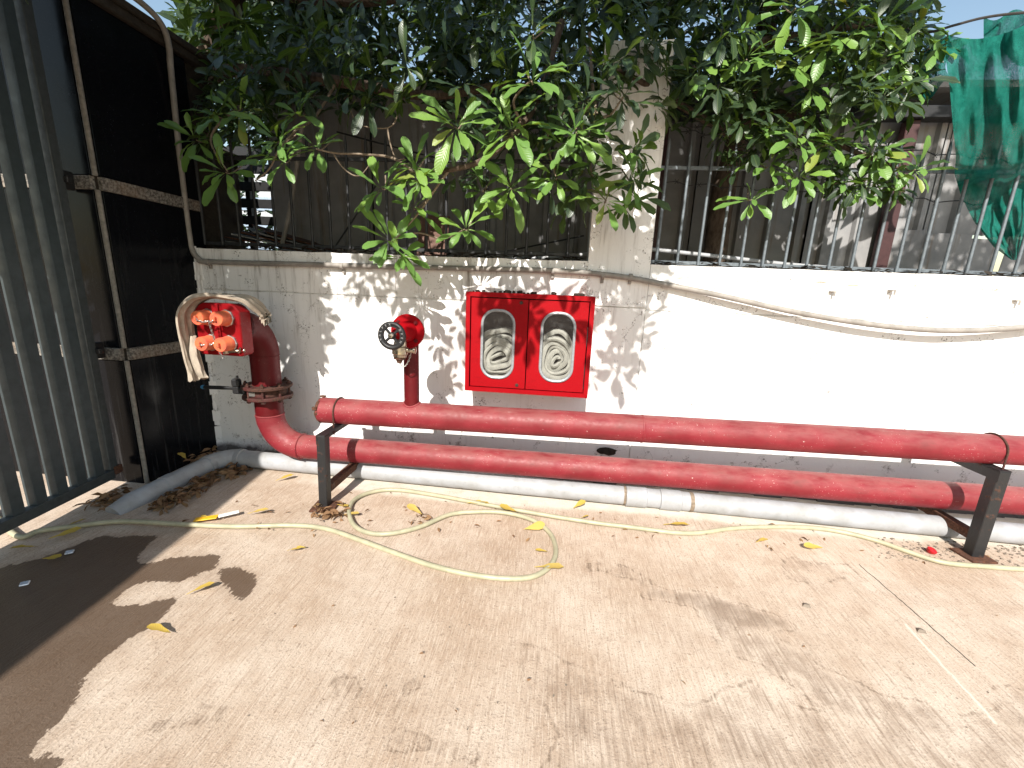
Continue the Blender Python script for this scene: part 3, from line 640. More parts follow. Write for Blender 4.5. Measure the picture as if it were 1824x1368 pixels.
        if i:
            for j in range(2*nw): F.append(((i-1)*2*nw+j, (i-1)*2*nw+(j+1) % (2*nw), i*2*nw+(j+1) % (2*nw), i*2*nw+j))
    F += [tuple(range(2*nw-1, -1, -1)), tuple((N-1)*2*nw+j for j in range(2*nw))]
    m.add(V, F)
    # second hanging fold
    p2 = spline([(xc-.135, yf-.02, zc-.05), (xc-.118, yf-.05, zc-.14), (xc-.095, yf-.055, zc-.22), (xc-.082, yf-.05, zc-.268)], 7); n0 = len(p2); V = []; F = []
    for i, p in enumerate(p2):
        w_ = .014+.020*i/n0
        for j in range(16):
            a = 2*math.pi*j/16; V.append(p+Vector((math.cos(a)*w_*(.8+.25*math.sin(3*a+i*.3)), math.sin(a)*.014, 0)))
        if i: F += [((i-1)*16+j, (i-1)*16+(j+1) % 16, i*16+(j+1) % 16, i*16+j) for j in range(16)]
    F.append(tuple((n0-1)*16+j for j in range(16))); m.add(V, F)
    tag(m.build('towel', 'towel', None, 60), 'beige towel thrown over the red fire inlet head', 'towel')
    return chain
chain = inlet()

def text_on_ring(txt, c, r, a0, step, size, y, parent, mat):
    for i, ch in enumerate(txt):
        cu = bpy.data.curves.new('letter', 'FONT'); cu.body = ch; cu.size = size; cu.extrude = .0012; cu.align_x = 'CENTER'; cu.align_y = 'CENTER'
        ob = bpy.data.objects.new('letter_tmp', cu); COL.objects.link(ob)
        me = bpy.data.meshes.new_from_object(ob.evaluated_get(bpy.context.evaluated_depsgraph_get())); bpy.data.objects.remove(ob)
        a = a0-step*i
        # glyph x -> tangent, glyph y -> outward, facing -Y
        out = Vector((math.cos(a), 0, math.sin(a))); tan = Vector((math.sin(a), 0, -math.cos(a)))
        me.transform(Matrix(((tan.x, out.x, 0, 0), (0, 0, -1, 0), (tan.z, out.z, 0, 0), (0, 0, 0, 1))))
        me.transform(Matrix.Translation(Vector(c)+out*r+Vector((0, y, 0))-ORG[parent.name])); me.materials.append(MT[mat])
        link('letter', me, parent)

def landing_valve():
    xc, zc = -.79, uz(-.79)+.49
    t = thing('landing_valve', 'red hydrant landing valve with black handwheel above the upper pipe', 'valve', (xc, -.5, zc))
    MB().lathe((xc, -.50, zc), (0, -1, 0), [(.05, 0), (.090, 0), (.092, .003), (.092, .014), (.090, .017), (.05, .017)], 40).build('flange', 'red', t)
    for i in range(4):
        a = math.pi/4+i*math.pi/2; c = (xc+.068*math.cos(a), -.515, zc+.068*math.sin(a))
        MB().lathe(c, (0, -1, 0), [(.011, 0), (.011, .010), (.006, .0105), (.006, .016)], 6).build('bolt', 'riser', t, 30)
    MB().lathe((xc-.004, -.517, zc), (-.05, -1, 0), [(.058, 0), (.056, .02), (.050, .05), (.047, .075), (.034, .090), (.030, .115), (.016, .120), (.014, .150)], 32).build('valve_body', 'red', t)
    MB().lathe((xc-.006, -.60, zc), (-.03, -1, 0), [(.008, 0), (.008, .11)], 12).build('stem', 'steel', t)
    wc = Vector((xc-.016, -.692, zc-.006))
    w = MB().tube([wc+Vector((.060*math.cos(a), 0, .060*math.sin(a))) for a in [2*math.pi*i/40 for i in range(40)]], .0120, 10, True)
    V = []; n = 40
    for i in range(n):
        a = 2*math.pi*i/n
        for r_, y in ((.044, -.008), (.068, -.008), (.068, .008), (.044, .008)): V.append(wc+Vector((r_*math.cos(a), y, r_*math.sin(a))))
    w.add(V, [(4*i+k, 4*i+(k+1) % 4, 4*((i+1) % n)+(k+1) % 4, 4*((i+1) % n)+k) for i in range(n) for k in range(4)])
    wh = w.build('handwheel', 'blackpl', t)
    for i in range(4):
        a = math.radians(42)+i*math.pi/2; d = Vector((math.cos(a), 0, math.sin(a)))
        MB().bar(wc+d*.012, wc+d*.050, .013, .009, .002, up=(0, 1, 0)).build('spoke', 'blackpl', wh, 30)
    MB().lathe(wc+Vector((0, .01, 0)), (0, -1, 0), [(.018, 0), (.018, .018), (.015, .022)], 20).build('hub', 'blackpl', wh)
    MB().lathe(wc+Vector((0, -.012, 0)), (0, -1, 0), [(.012, 0), (.012, .008), (.006, .009), (.006, .016)], 6).build('wheel_nut', 'chrome', wh, 30)
    text_on_ring('KALPEX', wc, .0565, math.radians(200), math.radians(21), .0150, -.0128, wh, 'letter')
    text_on_ring('OPEN', wc, .0565, math.radians(34), math.radians(21), .0145, -.0128, wh, 'letter')
    # outlet
    o = (xc-.010, -.590, zc-.035)
    MB().lathe(o, (-.03, -.10, -1), [(.030, 0), (.034, .02), (.034, .038), (.041, .042), (.041, .078), (.036, .082), (.034, .094)], 28).build('outlet', 'chrome', t)
    MB().lathe(Vector(o)+Vector((-.004, -.0095, -.094)), (-.03, -.10, -1), [(.030, 0), (.030, .010), (.018, .014), (.012, .030), (.005, .032)], 24).build('blank_cap', 'rustplate', t)
    MB().tube([(xc+.015, -.595, zc-.092), (xc+.045, -.592, zc-.091), (xc+.062, -.590, zc-.090)], [.012, .013, .013], 12).lathe((xc+.060, -.590, zc-.090), (1, 0, 0), [(.018, 0), (.018, .01), (.014, .012)], 16).build('release_lug', 'chrome', t)
    chain(Vector(o)+Vector((-.005, -.012, -.120)), (xc+.045, -.59, zc-.105), .045, 'cap_chain', t, 16, .0018)
landing_valve()

def stand(x, yl, name, label, lean, ztop, wid):
    t = thing('pipe_stand', label, 'pipe stand', (x, yl, 0), 'steel stands carrying the red pipes')
    h = wid/2
    MB().bar((x, yl, .012), (x+lean, yl, ztop), wid, wid, .003, up=(0, 1, 0)).build('leg', 'black', t, 30)
    MB().span((x+lean-h, yl-h, ztop+.0005), (x+lean+h, -.012, ztop+.006), .001).span((x+lean-h, yl-h-.004, ztop-.05), (x+lean-h+.006, -.012, ztop), .001).build('top_arm', 'black', t, 30)
    MB().span((x+lean*.5-h+.004, yl+h, .085), (x+lean*.5+h-.004, -.012, .130), .002).build('lower_arm', 'rustplate', t, 30)
    MB().box((x, yl-.005, .007), (.13, .12, .012), .002, Matrix.Rotation(.12, 3, 'Z')).build('base_plate', 'rustplate', t, 30)
    xb = x+lean+.006; r = UR+.0045; zc = uz(xb)
    pts = [(xb, -.46-r, ztop-.035), (xb, -.46-r, zc)]+arc((xb, -.46, zc), r, math.pi, 0, (0, 1, 0), (0, 0, 1), 16)[1:]+[(xb, -.46+r, ztop-.02)]
    MB().tube(pts, .0045, 8).build('u_bolt', 'rust', t); MB().lathe((xb, -.46-r, ztop-.022), (0, 0, 1), [(.010, 0), (.010, .008)], 6).build('nut', 'rust', t, 30)
stand(-1.245, -.645, 'l', 'black steel pipe stand with rusty foot near the left pipe end', .012, uz(-1.23)-UR-.007, .05)
stand(2.235, -.535, 'r', 'black steel pipe stand near the right edge of the picture', .0, uz(2.235)-UR-.007, .056)

# ------------------------------------------------------------------ hose cabinet
def rrect(cx, cz, w, h, r, n=8):
    P = []
    for sx, sz, a0 in ((1, 1, 0), (-1, 1, .5*math.pi), (-1, -1, math.pi), (1, -1, 1.5*math.pi)):
        for i in range(n+1):
            a = a0+.5*math.pi*i/n; P.append((cx+sx*(w/2-r)+r*math.cos(a), cz+sz*(h/2-r)+r*math.sin(a)))
    return P
def cabinet():
    x0, x1, z0, z1, yf = -.535, .222, .634, 1.237, -.20
    t = thing('hose_cabinet', 'red double-door fire hose cabinet hung on the white wall', 'cabinet', ((x0+x1)/2, 0, z0))
    th = .004
    def shell(nm, a, b, mat='red'): MB().span(a, b, .001).build(nm, mat, t, 30)
    shell('side_panel', (x0, yf, z0), (x0+th, -.003, z1)); shell('side_panel', (x1-th, yf, z0), (x1, -.003, z1))
    shell('top_panel', (x0+th+.001, yf, z1-th), (x1-th-.001, -.003, z1)); shell('bottom_panel', (x0+th+.001, yf, z0), (x1-th-.001, -.003, z0+th))
    shell('back_panel', (x0+.005, -.010, z0+.005), (x1-.005, -.004, z1-.005), 'dark')
    f = .027   # folded front frame, mitred, standing proud round the doors
    for nm, poly in (('frame_top', [(x0, z1), (x1, z1), (x1-f, z1-f), (x0+f, z1-f)]), ('frame_bottom', [(x0, z0), (x1, z0), (x1-f, z0+f), (x0+f, z0+f)]),
                     ('frame_side', [(x0, z0+.001), (x0, z1-.001), (x0+f-.001, z1-f), (x0+f-.001, z0+f)]), ('frame_side', [(x1, z0+.001), (x1, z1-.001), (x1-f+.001, z1-f), (x1-f+.001, z0+f)])):
        MB().prism(poly, yf-.018, yf-.001).build(nm, 'red', t, 0)
    xm = -.160; doors = []
    for a, b, wx in ((x0+f+.0055, xm-.003, -.338), (xm+.003, x1-f-.0055, .021)):
        za, zb = z0+f+.0055, z1-f-.0065; y = yf-.013; cz = (za+zb)/2-.004
        hole = rrect(wx, cz, .196, .412, .084); n = len(hole)
        outer = []                                      # project the hole outline onto the door rectangle
        for px_, pz_ in hole:
            dx, dz = px_-wx, pz_-cz; k = min((b-wx)/dx if dx > 1e-6 else 1e9, (a-wx)/dx if dx < -1e-6 else 1e9, (zb-cz)/dz if dz > 1e-6 else 1e9, (za-cz)/dz if dz < -1e-6 else 1e9)
            outer.append((wx+dx*k, cz+dz*k))
        for cx_, cz_ in ((a, za), (b, za), (b, zb), (a, zb)):
            i = min(range(n), key=lambda q: (outer[q][0]-cx_)**2+(outer[q][1]-cz_)**2); outer[i] = (cx_, cz_)
        V = [(p[0], y, p[1]) for p in outer]+[(p[0], y, p[1]) for p in hole]+[(p[0], y+.010, p[1]) for p in hole]+[(p[0], y+.012, p[1]) for p in outer]; F = []
        for k in range(3): F += [(k*n+i, k*n+(i+1) % n, (k+1)*n+(i+1) % n, (k+1)*n+i) for i in range(n)]
        m = MB(); m.add(V, F); dr = m.build('door', 'red', t, 30, fix=False); doors.append(dr)
        gk = MB(); ring = rrect(wx, cz, .192, .408, .082); gk.tube([(p[0], y-.001, p[1]) for p in ring], .0085, 8, True); gk.build('window_gasket', 'gasket', dr)
        gp = MB(); gp.add([(p[0], y+.007, p[1]) for p in rrect(wx, cz, .196, .412, .084)], [tuple(range(n))]); gp.build('window_pane', 'glass', dr, 0)
    for z in (1.185, .688):
        c = (xm-.045+(.0 if z > 1 else -.006), yf-.014, z); MB().lathe(c, (0, -1, 0), [(.0105, 0), (.0105, .003), (.006, .004)], 14).build('lock', 'rust', doors[0], 30)
        MB().lathe((c[0], c[1]-.0035, c[2]), (0, -1, 0), [(.005, 0), (.005, .0012)], 10).build('key_hole', 'blackpl', doors[0], 30)
    m = MB(); r = random.Random(4)
    for i in range(26):
        x = r.uniform(x0+.03, x1-.03); s_ = r.uniform(.008, .022); m.box((x, r.uniform(-.19, -.1), z1+s_*.35), (s_*1.6, s_, s_*.8), .002, Matrix.Rotation(r.uniform(0, 3), 3, 'Z') @ Matrix.Rotation(r.uniform(-.5, .5), 3, 'X'))
    ob = m.build('dry_debris', 'debris', None, 0); ob['kind'] = 'stuff'; tag(ob, 'dark dry leaf debris lying on top of the red cabinet', 'leaf litter')
    # folded hoses
    for wx, lab, sd, tilt in ((-.338, 'folded canvas fire hose behind the left cabinet window', 2, .15), (.021, 'folded canvas fire hose behind the right cabinet window', 6, .55)):
        r = random.Random(sd); m = MB(); cz = .842; turns = 6
        P = []
        for i in range(turns*28):
            a = 2*math.pi*i/28; q = i/(turns*28); rx = .020+.125*q+.010*math.sin(a*2+q*5)*q; rz = .012+.195*q*(1+.12*math.sin(a+1)+.05*math.sin(3*a+q*4))
            if sd == 2: rx, rz = .045+.105*q+.012*math.sin(a*3+1)*q, .010+.200*q*(1+.10*math.sin(2*a+.6))
            x = rx*math.cos(a); z = rz*math.sin(a)+.012*math.sin(x*30+q*5)
            P.append(Vector((wx+x*math.cos(tilt)-z*math.sin(tilt)*.5, 0, cz+x*math.sin(tilt)+z*math.cos(tilt))))
        V = []; F = []
        for i, p in enumerate(P):
            pn = P[min(i+1, len(P)-1)]-P[max(i-1, 0)]; nn = Vector((pn.z, 0, -pn.x)).normalized()*(.0125-.003*math.sin(i*.11)); yo = -.172+.016*math.sin(i*.045+sd)+.010*math.sin(i*.31+sd)
            V += [p+nn+Vector((0, yo+.006, 0)), p+Vector((0, yo, 0)), p-nn+Vector((0, yo+.006, 0)), p-nn+Vector((0, -.03, 0)), p+nn+Vector((0, -.03, 0))]
            if i:
                k = (i-1)*5; F += [(k+j, k+(j+1) % 5, k+5+(j+1) % 5, k+5+j) for j in range(5)]
        m.add(V, F); tag(m.build('fire_hose', 'hose', None, 50), lab, 'hose', 'folded hoses in the cabinet')
cabinet()

# ------------------------------------------------------------------ drain pipe, conduit, garden hose
def pvc():
    R_ = .056
    t = thing('drain_pipe', 'fat grey white plastic drain pipe lying along the foot of the wall', 'pipe', (0, -.2, 0))
    a = Vector((-2.20, -.235, R_+.004)); b = Vector((5.0, -.418, R_+.004))
    def y_at(x): return a.y+(b.y-a.y)*(x-a.x)/(b.x-a.x)
    L = [(x, y_at(x), R_+.004) for x in np.linspace(-2.12, 5, 40)]
    MB().tube(L, R_, 32).build('pipe_run', 'pvc', t)
    e = gnd(212, 900, .03); e.z = R_*.2
    d1 = (e-a).normalized(); d2 = Vector((1, -.0254, 0)).normalized()
    p1 = a+d1*.10; pts = spline([a+d1*.14, p1, a+d1*.035+d2*.035, a+d2*.10, a+d2*.14], 6)
    MB().tube(pts, R_+.004, 32).build('bend', 'pvc', t)
    for c, d in ((a+d1*.135, d1), (a+d2*.135, d2)): MB().lathe(c, d, [(R_+.003, -.035), (R_+.007, -.03), (R_+.007, .0), (R_+.003, .001)], 32).build('bend_socket', 'pvc', t)
    MB().tube([p1, a+d1*.3, e-d1*.06, e+d1*.03+Vector((0, 0, -.02))], [R_, R_, R_, R_*.96], 32).build('outfall', 'pvc', t)
    MB().lathe(a+d1*.38, d1, [(R_+.001, -.03), (R_+.0045, -.028), (R_+.0045, .028), (R_+.001, .03)], 32).build('coupling', 'pvc', t)
    x1, x2 = gnd(1122, 905, .056).x, gnd(1190, 905, .056).x
    for x, w_ in ((x1+.07, .075), (x2+.045, .075)):
        MB().lathe((x-w_, y_at(x), R_+.004), (1, -.0254, 0), [(R_+.001, 0), (R_+.006, .003), (R_+.006, w_*1.6), (R_+.001, w_*1.6+.003)], 32).build('coupling', 'pvc', t)
    tape = MB()
    for x in (x1+.0, x2+.01, x2+.16):
        tape.lathe((x-.018, y_at(x), R_+.004), (1, -.0254, 0), [(R_+.0010, 0), (R_+.0013, .002), (R_+.0013, .02), (R_+.0010, .022)], 32)
    tape.build('old_tape', 'twig', t)
pvc()
def conduit():
    t = thing('conduit', 'thin grey conduit down the pillar side and sagging along the white wall', 'conduit', (-2.4, 0, 1.4))
    P = [(-2.42, -.75, 2.73), (-2.385, -.42, 2.725), (-2.375, -.22, 2.715), (-2.38, -.11, 2.68), (-2.395, -.06, 2.60), (-2.415, -.045, 2.45), (-2.437, -.035, 2.0), (-2.445, -.03, 1.52), (-2.435, -.028, 1.425), (-2.40, -.026, 1.375), (-2.33, -.024, 1.359),
         (-1.7, -.024, 1.364), (-1.057, -.024, 1.370), (-.5, -.024, 1.377), (.0, -.026, 1.381), (.36, -.028, 1.363), (.63, -.030, 1.327), (.966, -.045, 1.273), (1.362, -.058, 1.201), (1.683, -.066, 1.158), (1.996, -.07, 1.133), (2.296, -.07, 1.134), (2.65, -.06, 1.174), (3.3, -.03, 1.30), (4.5, -.02, 1.36)]
    MB().tube(spline(P, 8), .0165, 14).build('conduit_pipe', 'conduit', t)
    for px_ in (372, 610, 985, 1075, 1125):
        c = wal(px_, 475, -.024); z = min((p for p in P if p[2] < 1.45), key=lambda p: abs(p[0]-c.x))[2]
        m = MB().lathe((c.x-.01, -.025, z-.002), (1, 0, 0), [(.0172, 0), (.0205, .001), (.0205, .019), (.0172, .02)], 16).box((c.x, -.010, z-.032), (.018, .016, .026), .002); m.build('clip', 'conduit', t, 40)
conduit()
def hose():
    pts = [(70, 946), (130, 938), (215, 929), (320, 934), (420, 938), (520, 936), (580, 942), (640, 962), (700, 984), (770, 1008), (840, 1024), (905, 1031), (950, 1027), (980, 1008), (990, 980), (978, 948), (945, 925), (895, 913), (845, 912), (800, 917),
           (750, 938), (700, 950), (660, 950), (632, 937), (622, 912), (632, 890), (665, 876), (710, 873), (780, 883), (850, 896), (950, 914), (1050, 930), (1130, 940), (1200, 949), (1250, 949), (1300, 942), (1360, 939), (1440, 940), (1500, 948), (1560, 963), (1620, 984), (1680, 1002), (1750, 1009), (1824, 1014), (1960, 1018)]
    P = [gnd(x, y, .013) for x, y in pts]
    P.insert(0, gnd(30, 955, .013)); P.insert(0, Vector((-2.9, -1.0, .013)))
    for i in range(len(P)):
        P[i].z = .014
    P = spline(P, 7)
    # lift where the loop crosses itself
    for i in range(len(P)):
        for j in range(i):
            if i-j > 12 and (P[i]-P[j]).length < .05: P[i].z = max(P[i].z, .014+.021*(1-(Vector((P[i].x-P[j].x, P[i].y-P[j].y, 0)).length/.06)))
    ob = MB().tube(P, .0122, 12).build('garden_hose', 'yhose', None, 60); tag(ob, 'cream garden hose looped across the concrete in front of the pipes', 'hose')
hose()

# ------------------------------------------------------------------ behind the fence
def shed():
    t = thing('sheet_shed', 'grey corrugated sheet shed in shade behind the fences', 'shed', (1, 1.0, 1.3))
    x = -2.52; k = 0
    while x < 5.2:
        w_ = .88; y0 = 1.0+random.uniform(-.015, .015); top = 2.62 if x > .6 else 2.75; m = MB(); pr = []; u = 0
        while u < w_+.02:
            pr += [(u, 0), (u+.155, 0), (u+.168, -.032), (u+.205, -.032), (u+.218, 0)]; u += .22
        pr = [(min(a, w_+.03), b) for a, b in pr]
        z0 = 1.3 if not 2.5 < x < 3.6 else 1.78
        V = [(x+a, y0+b, z0+random.uniform(-.0, .02)) for a, b in pr]+[(x+a, y0+b, top) for a, b in pr]; n = len(pr)
        m.add(V, [(i, i+1, n+i+1, n+i) for i in range(n-1)]); m.build('sheet_panel', 'sheet', t, 0, fix=False); x += w_; k += 1
    for i, (xa, xb, za, zb, yo) in enumerate(((2.45, 2.80, 1.3, 1.82, -.02), (2.78, 3.08, 1.3, 1.80, -.045), (3.06, 3.3, 1.3, 1.77, -.02), (3.34, 3.9, 1.3, 1.76, -.03))):
        MB().box(((xa+xb)/2, 1.0+yo, (za+zb)/2), (xb-xa, .006, zb-za), .001, Matrix.Rotation(.03*(i-1), 3, 'Y')).build('patch_sheet', 'sheet', t, 0)
    for xp in (.72, 2.46, 4.3): MB().span((xp-.045, .90, 1.28), (xp+.045, .965, 2.55), .004).build('post', 'maroon', t, 30)
    MB().span((.62, .86, 2.552), (5.3, .96, 2.63), .004).build('top_beam', 'beam', t, 30)
    MB().span((-2.55, .95, 2.78), (5.3, 3.2, 2.82), .004).span((-2.55, .90, 2.755), (5.3, .99, 2.80)).build('roof', 'sheet', t, 30)
    t = thing('slatted_screen', 'dark steel ladder-like screen behind the left fence', 'screen', (-2.6, 1.6, 1.3))
    for i in range(7): MB().bar((-4.3, 1.80, 1.56+.165*i), (-2.6, 1.55, 1.50+.165*i), .03, .085, .003).build('slat', 'beam', t, 30)
    for x in (-4.2, -3.3, -2.65): MB().span((x-.025, 1.60-(x+2.65)*.147, 1.3), (x+.025, 1.66-(x+2.65)*.147, 2.6), .003).build('upright', 'beam', t, 30)
    t = thing('outhouse', 'dark brown outhouse wall behind the fence next to the granite pillar', 'building', (-3.2, 1.1, 1.3))
    MB().span((-4.6, .85, 1.25), (-3.22, 1.5, 2.35), .01).build('wall', 'brownwall', t, 30); MB().span((-4.65, .80, 2.352), (-3.16, 1.55, 2.42), .01).build('roof', 'debris', t, 30)
    t = thing('far_building', 'pale sunlit building with blue corrugated strips seen beyond the screen', 'building', (-5, 8, 1.3))
    MB().span((-11, 8.0, 0), (-1.0, 12, 4.0), .02).build('wall', 'cream', t, 30)
    for z in (1.75, 2.35, 2.95):
        pr = [(-10+.1*i, 7.985-.03*(i % 2)) for i in range(85)]; m = MB(); n = len(pr)
        m.add([(a, b, z) for a, b in pr]+[(a, b, z+.32) for a, b in pr], [(i, i+1, n+i+1, n+i) for i in range(n-1)]); m.build('cladding_strip', 'bluewin', t, 0, fix=False)
    ob = MB().tube([wal(500, 446, .5), wal(512, 395, .5), wal(523, 335, .48), wal(538, 220, .45)], .017, 10).build('leaning_pipe', 'conduit', None); tag(ob, 'grey plastic pipe leaning behind the left fence', 'pipe')
    ob = MB().tube([wal(1000, 458, .3), wal(1050, 452, .3)], .012, 8).tube([wal(880, 462, .3), wal(1000, 458, .3)], .012, 8).build('loose_pipe', 'pvc', None); tag(ob, 'white plastic pipe behind the fence left of the pier', 'pipe')
    ob = MB().tube([wal(1130, 441, .3), wal(1280, 457, .3), wal(1400, 471, .3), wal(1600, 487, .3)], .0135, 10).build('loose_pipe', 'pvc', None); tag(ob, 'white plastic pipe behind the fence right of the pier', 'pipe')
    a = wal(772, 420, .42); ob = MB().box(a, (.22, .02, .30), .003, Matrix.Rotation(-.3, 3, 'X')).build('board', 'board', None, 30); tag(ob, 'red brown board standing behind the left fence', 'board')
    c = wal(500, 428, .5)
    for i in range(6):
        ob = MB().box((c.x-.10+.02*i, .5+.05*i, 1.50-.0+.018*i), (.62, .3, .010), .001, Matrix.Rotation(.10+.04*i, 3, 'Y') @ Matrix.Rotation(.2*i, 3, 'Z')).build('scrap_sheet', 'rustplate' if i % 2 else 'sheet', None, 30)
        tag(ob, ['lowest', 'second', 'third', 'fourth', 'fifth', 'topmost'][i]+' of the rusty scrap sheets piled behind the left fence', 'sheet', 'scrap sheets behind the fence')
    # wires
    for i, (pa, pb) in enumerate((((1180, 220), (1824, 290)), ((1185, 325), (1824, 368)), ((1185, 228), (1600, 290)))):
        a, b = wal(*pa, .2), wal(*pb, .2); m = MB(); pts = [a+(b-a)*(k/30)+Vector((0, 0, .012*math.sin(k*2.1))) for k in range(31)]; m.tube(pts, .003, 5)
        for k in range(1, 30, 2):
            p = pts[k]; m.tube([p+Vector((-.012, 0, .014)), p+Vector((.012, 0, -.014))], .0018, 4); m.tube([p+Vector((-.010, 0, -.014)), p+Vector((.012, .0, .012))], .0018, 4)
        tag(m.build('barbed_wire', 'beam', None), ['upper long', 'lower', 'short upper'][i]+' strand of barbed wire behind the right fence', 'wire', 'barbed wire strands')
    # diagonal braces in the dark of the left bay
    for i, (pa, pb) in enumerate((((590, 450), (670, 330)), ((600, 235), (790, 285)), ((790, 470), (1040, 420)))):
        ob = MB().tube([wal(*pa, .55), wal(*pb, .55)], .006, 6).build('rod', 'beam', None); tag(ob, ['short dark rod slanting up', 'dark rod sloping down to the right', 'long dark rod rising to the right'][i]+' behind the left fence', 'rod')
shed()

# ------------------------------------------------------------------ green net and rope
def net():
    yy = -.03
    ob = MB().tube(spline([wal(1560, 62, .0), wal(1650, 58, 0.0), wal(1700, 45, 0.0), wal(1755, 31, 0), wal(1830, 22, .0), wal(2000, 10, 0)], 8), .006, 6).build('rope', 'rope', None); tag(ob, 'dark rope from the tree to the green net', 'rope')
    L = [(1690, 62), (1684, 100), (1692, 160), (1697, 220), (1703, 280), (1700, 310), (1712, 350), (1735, 395), (1770, 440), (1800, 462)]
    Rr = [(1850, 30), (1850, 90), (1850, 150), (1850, 220), (1850, 270), (1840, 306), (1828, 340), (1830, 380), (1822, 425), (1812, 462)]
    M_ = [(1765, 66), (1770, 100), (1775, 160), (1775, 220), (1776, 280), (1775, 312), (1772, 346), (1785, 388), (1798, 432), (1806, 463)]
    m = MB(); nu, nv = 44, 80
    def cur(C, v):
        f = v*(len(C)-1); i = min(int(f), len(C)-2); f -= i; return (C[i][0]*(1-f)+C[i+1][0]*f, C[i][1]*(1-f)+C[i+1][1]*f)
    def fn(u, v):
        a, b, c = cur(L, v), cur(M_, v), cur(Rr, v)
        w0, w1, w2 = (1-u)*(1-2*u), 4*u*(1-u), u*(2*u-1)
        x = a[0]*w0+b[0]*w1+c[0]*w2; y = a[1]*w0+b[1]*w1+c[1]*w2
        fold = .038*math.sin(u*9+3.4*math.sin(v*2.7+1)+v*5)+.020*math.sin(u*23-v*11+2*math.sin(v*4))+.016*math.sin(u*6+v*15)+.008*math.sin(u*41+v*19)
        Y = yy-.05+fold*(1.0 if v < .56 else .6)-.05*math.sin(math.pi*min(v/.56, 1)) if v < .56 else .16+fold*.5
        if .50 < v < .60: k = (v-.50)/.10; Y = (yy-.05+fold)*(1-k)+(.15+fold*.5)*k
        return wal(x, y, Y)
    m.grid(fn, nu, nv); ob = m.build('shade_net', 'net', None, 80, fix=False); tag(ob, 'crumpled green shade net hung over the right fence', 'net')
    # back layer thrown up over the rope
    m = MB()
    def fn2(u, v):
        x = 1752+u*110; y = 30-10*u+v*(45+70*u)+8*math.sin(u*9+v*3); return wal(x, y, .06+.03*math.sin(u*14+v*5))
    m.grid(fn2, 20, 16); ob = m.build('shade_net', 'net', None, 80, fix=False); tag(ob, 'upper flap of green net thrown over the rope at the top right', 'net')
    m = MB()
    def fn3(u, v):
        x = 1640+u*50+6*math.sin(v*7); y = 70+v*105-30*u*v+8*math.sin(u*6); return wal(x, y, .12+.03*math.sin(u*8+v*6))
    m.grid(fn3, 14, 16); ob = m.build('shade_net', 'net', None, 80, fix=False); tag(ob, 'loose thin edge of green net next to the tree leaves', 'net')
net()

# ------------------------------------------------------------------ trees
def leaf_geo(seed, L=1.0, W=.29, ns=6, curl=.25, curve=.35, fold=.28, wav=.02):
    r = random.Random(seed); V = []; F = []; B = []
    V.append((0, 0, 0)); B.append((0, 0, 0))
    prof = [(.10, .06), (.30, .36), (.50, .72), (.68, .98), (.84, .90), (.95, .50), (1.0, .06)] if ns >= 6 else [(.12, .06), (.42, .70), (.72, 1.0), (1.0, .08)]
    for k, (u, w) in enumerate(prof):
        hw = W*.5*w*L; ang = curve*u; x = L*(u-curve*.12*u*u); z = -curve*.5*L*u*u+.10*L*u
        wv = wav*L*(1 if k % 2 else -1)*r.uniform(.3, 1)
        V += [(x, -hw, z+hw*fold+wv), (x, 0, z), (x, hw, z+hw*fold-wv)]; B += [(u, -1*w, 0), (u, 0, 0), (u, w, 0)]
    F += [(0, 2, 1), (0, 3, 2)]
    for k in range(len(prof)-1):
        a = 1+3*k; F += [(a, a+1, a+4, a+3), (a+1, a+2, a+5, a+4)]
    return V, F, B
def leaf_mesh(nm, mat, seed, **kw):
    V, F, B = leaf_geo(seed, **kw); me = bpy.data.meshes.new(nm); me.from_pydata(V, [], F); me.update()
    at = me.attributes.new('blade', 'FLOAT_VECTOR', 'POINT'); at.data.foreach_set('vector', np.array(B, np.float32).ravel())
    me.materials.append(MT[mat]); me.shade_smooth(); return me
LEAFM = [leaf_mesh('leaf', 'leaf', i, W=random.uniform(.225, .30), curve=random.uniform(.1, .85), fold=random.uniform(.08, .5), wav=random.uniform(.008, .04)) for i in range(9)]

def rosette(c, axis, L, r, n=None, droop=.35):
    """leaf transforms (matrix) of one whorl"""
    out = []; axis = Vector(axis).normalized(); u, w = frame_of(axis); n = n or r.randint(8, 11); ph = r.uniform(0, 6.3)
    for k in range(n):
        a = ph+2*math.pi*k/n*1.0+r.uniform(-.22, .22); el = r.uniform(.05, .55) if k % 3 else r.uniform(.5, 1.05)
        d = (u*math.cos(a)+w*math.sin(a))*math.cos(el)+axis*math.sin(el)
        d = (d+Vector((0, 0, -droop*r.uniform(.5, 1.3)))).normalized()
        nrm = (axis+Vector((0, 0, .55))+Vector((r.uniform(-.25, .25), r.uniform(-.25, .25), r.uniform(-.2, .2)))); nrm = (nrm-d*nrm.dot(d))
        if nrm.length < .05: nrm = u
        nrm.normalize(); y = nrm.cross(d); s = L*r.uniform(.66, 1.14)*(.8 if el > .5 else 1)
        M = Matrix((d*s, y*s, nrm*s)).transposed().to_4x4(); M.translation = Vector(c)+d*.012+axis*r.uniform(-.02, .02); out.append(M)
    return out
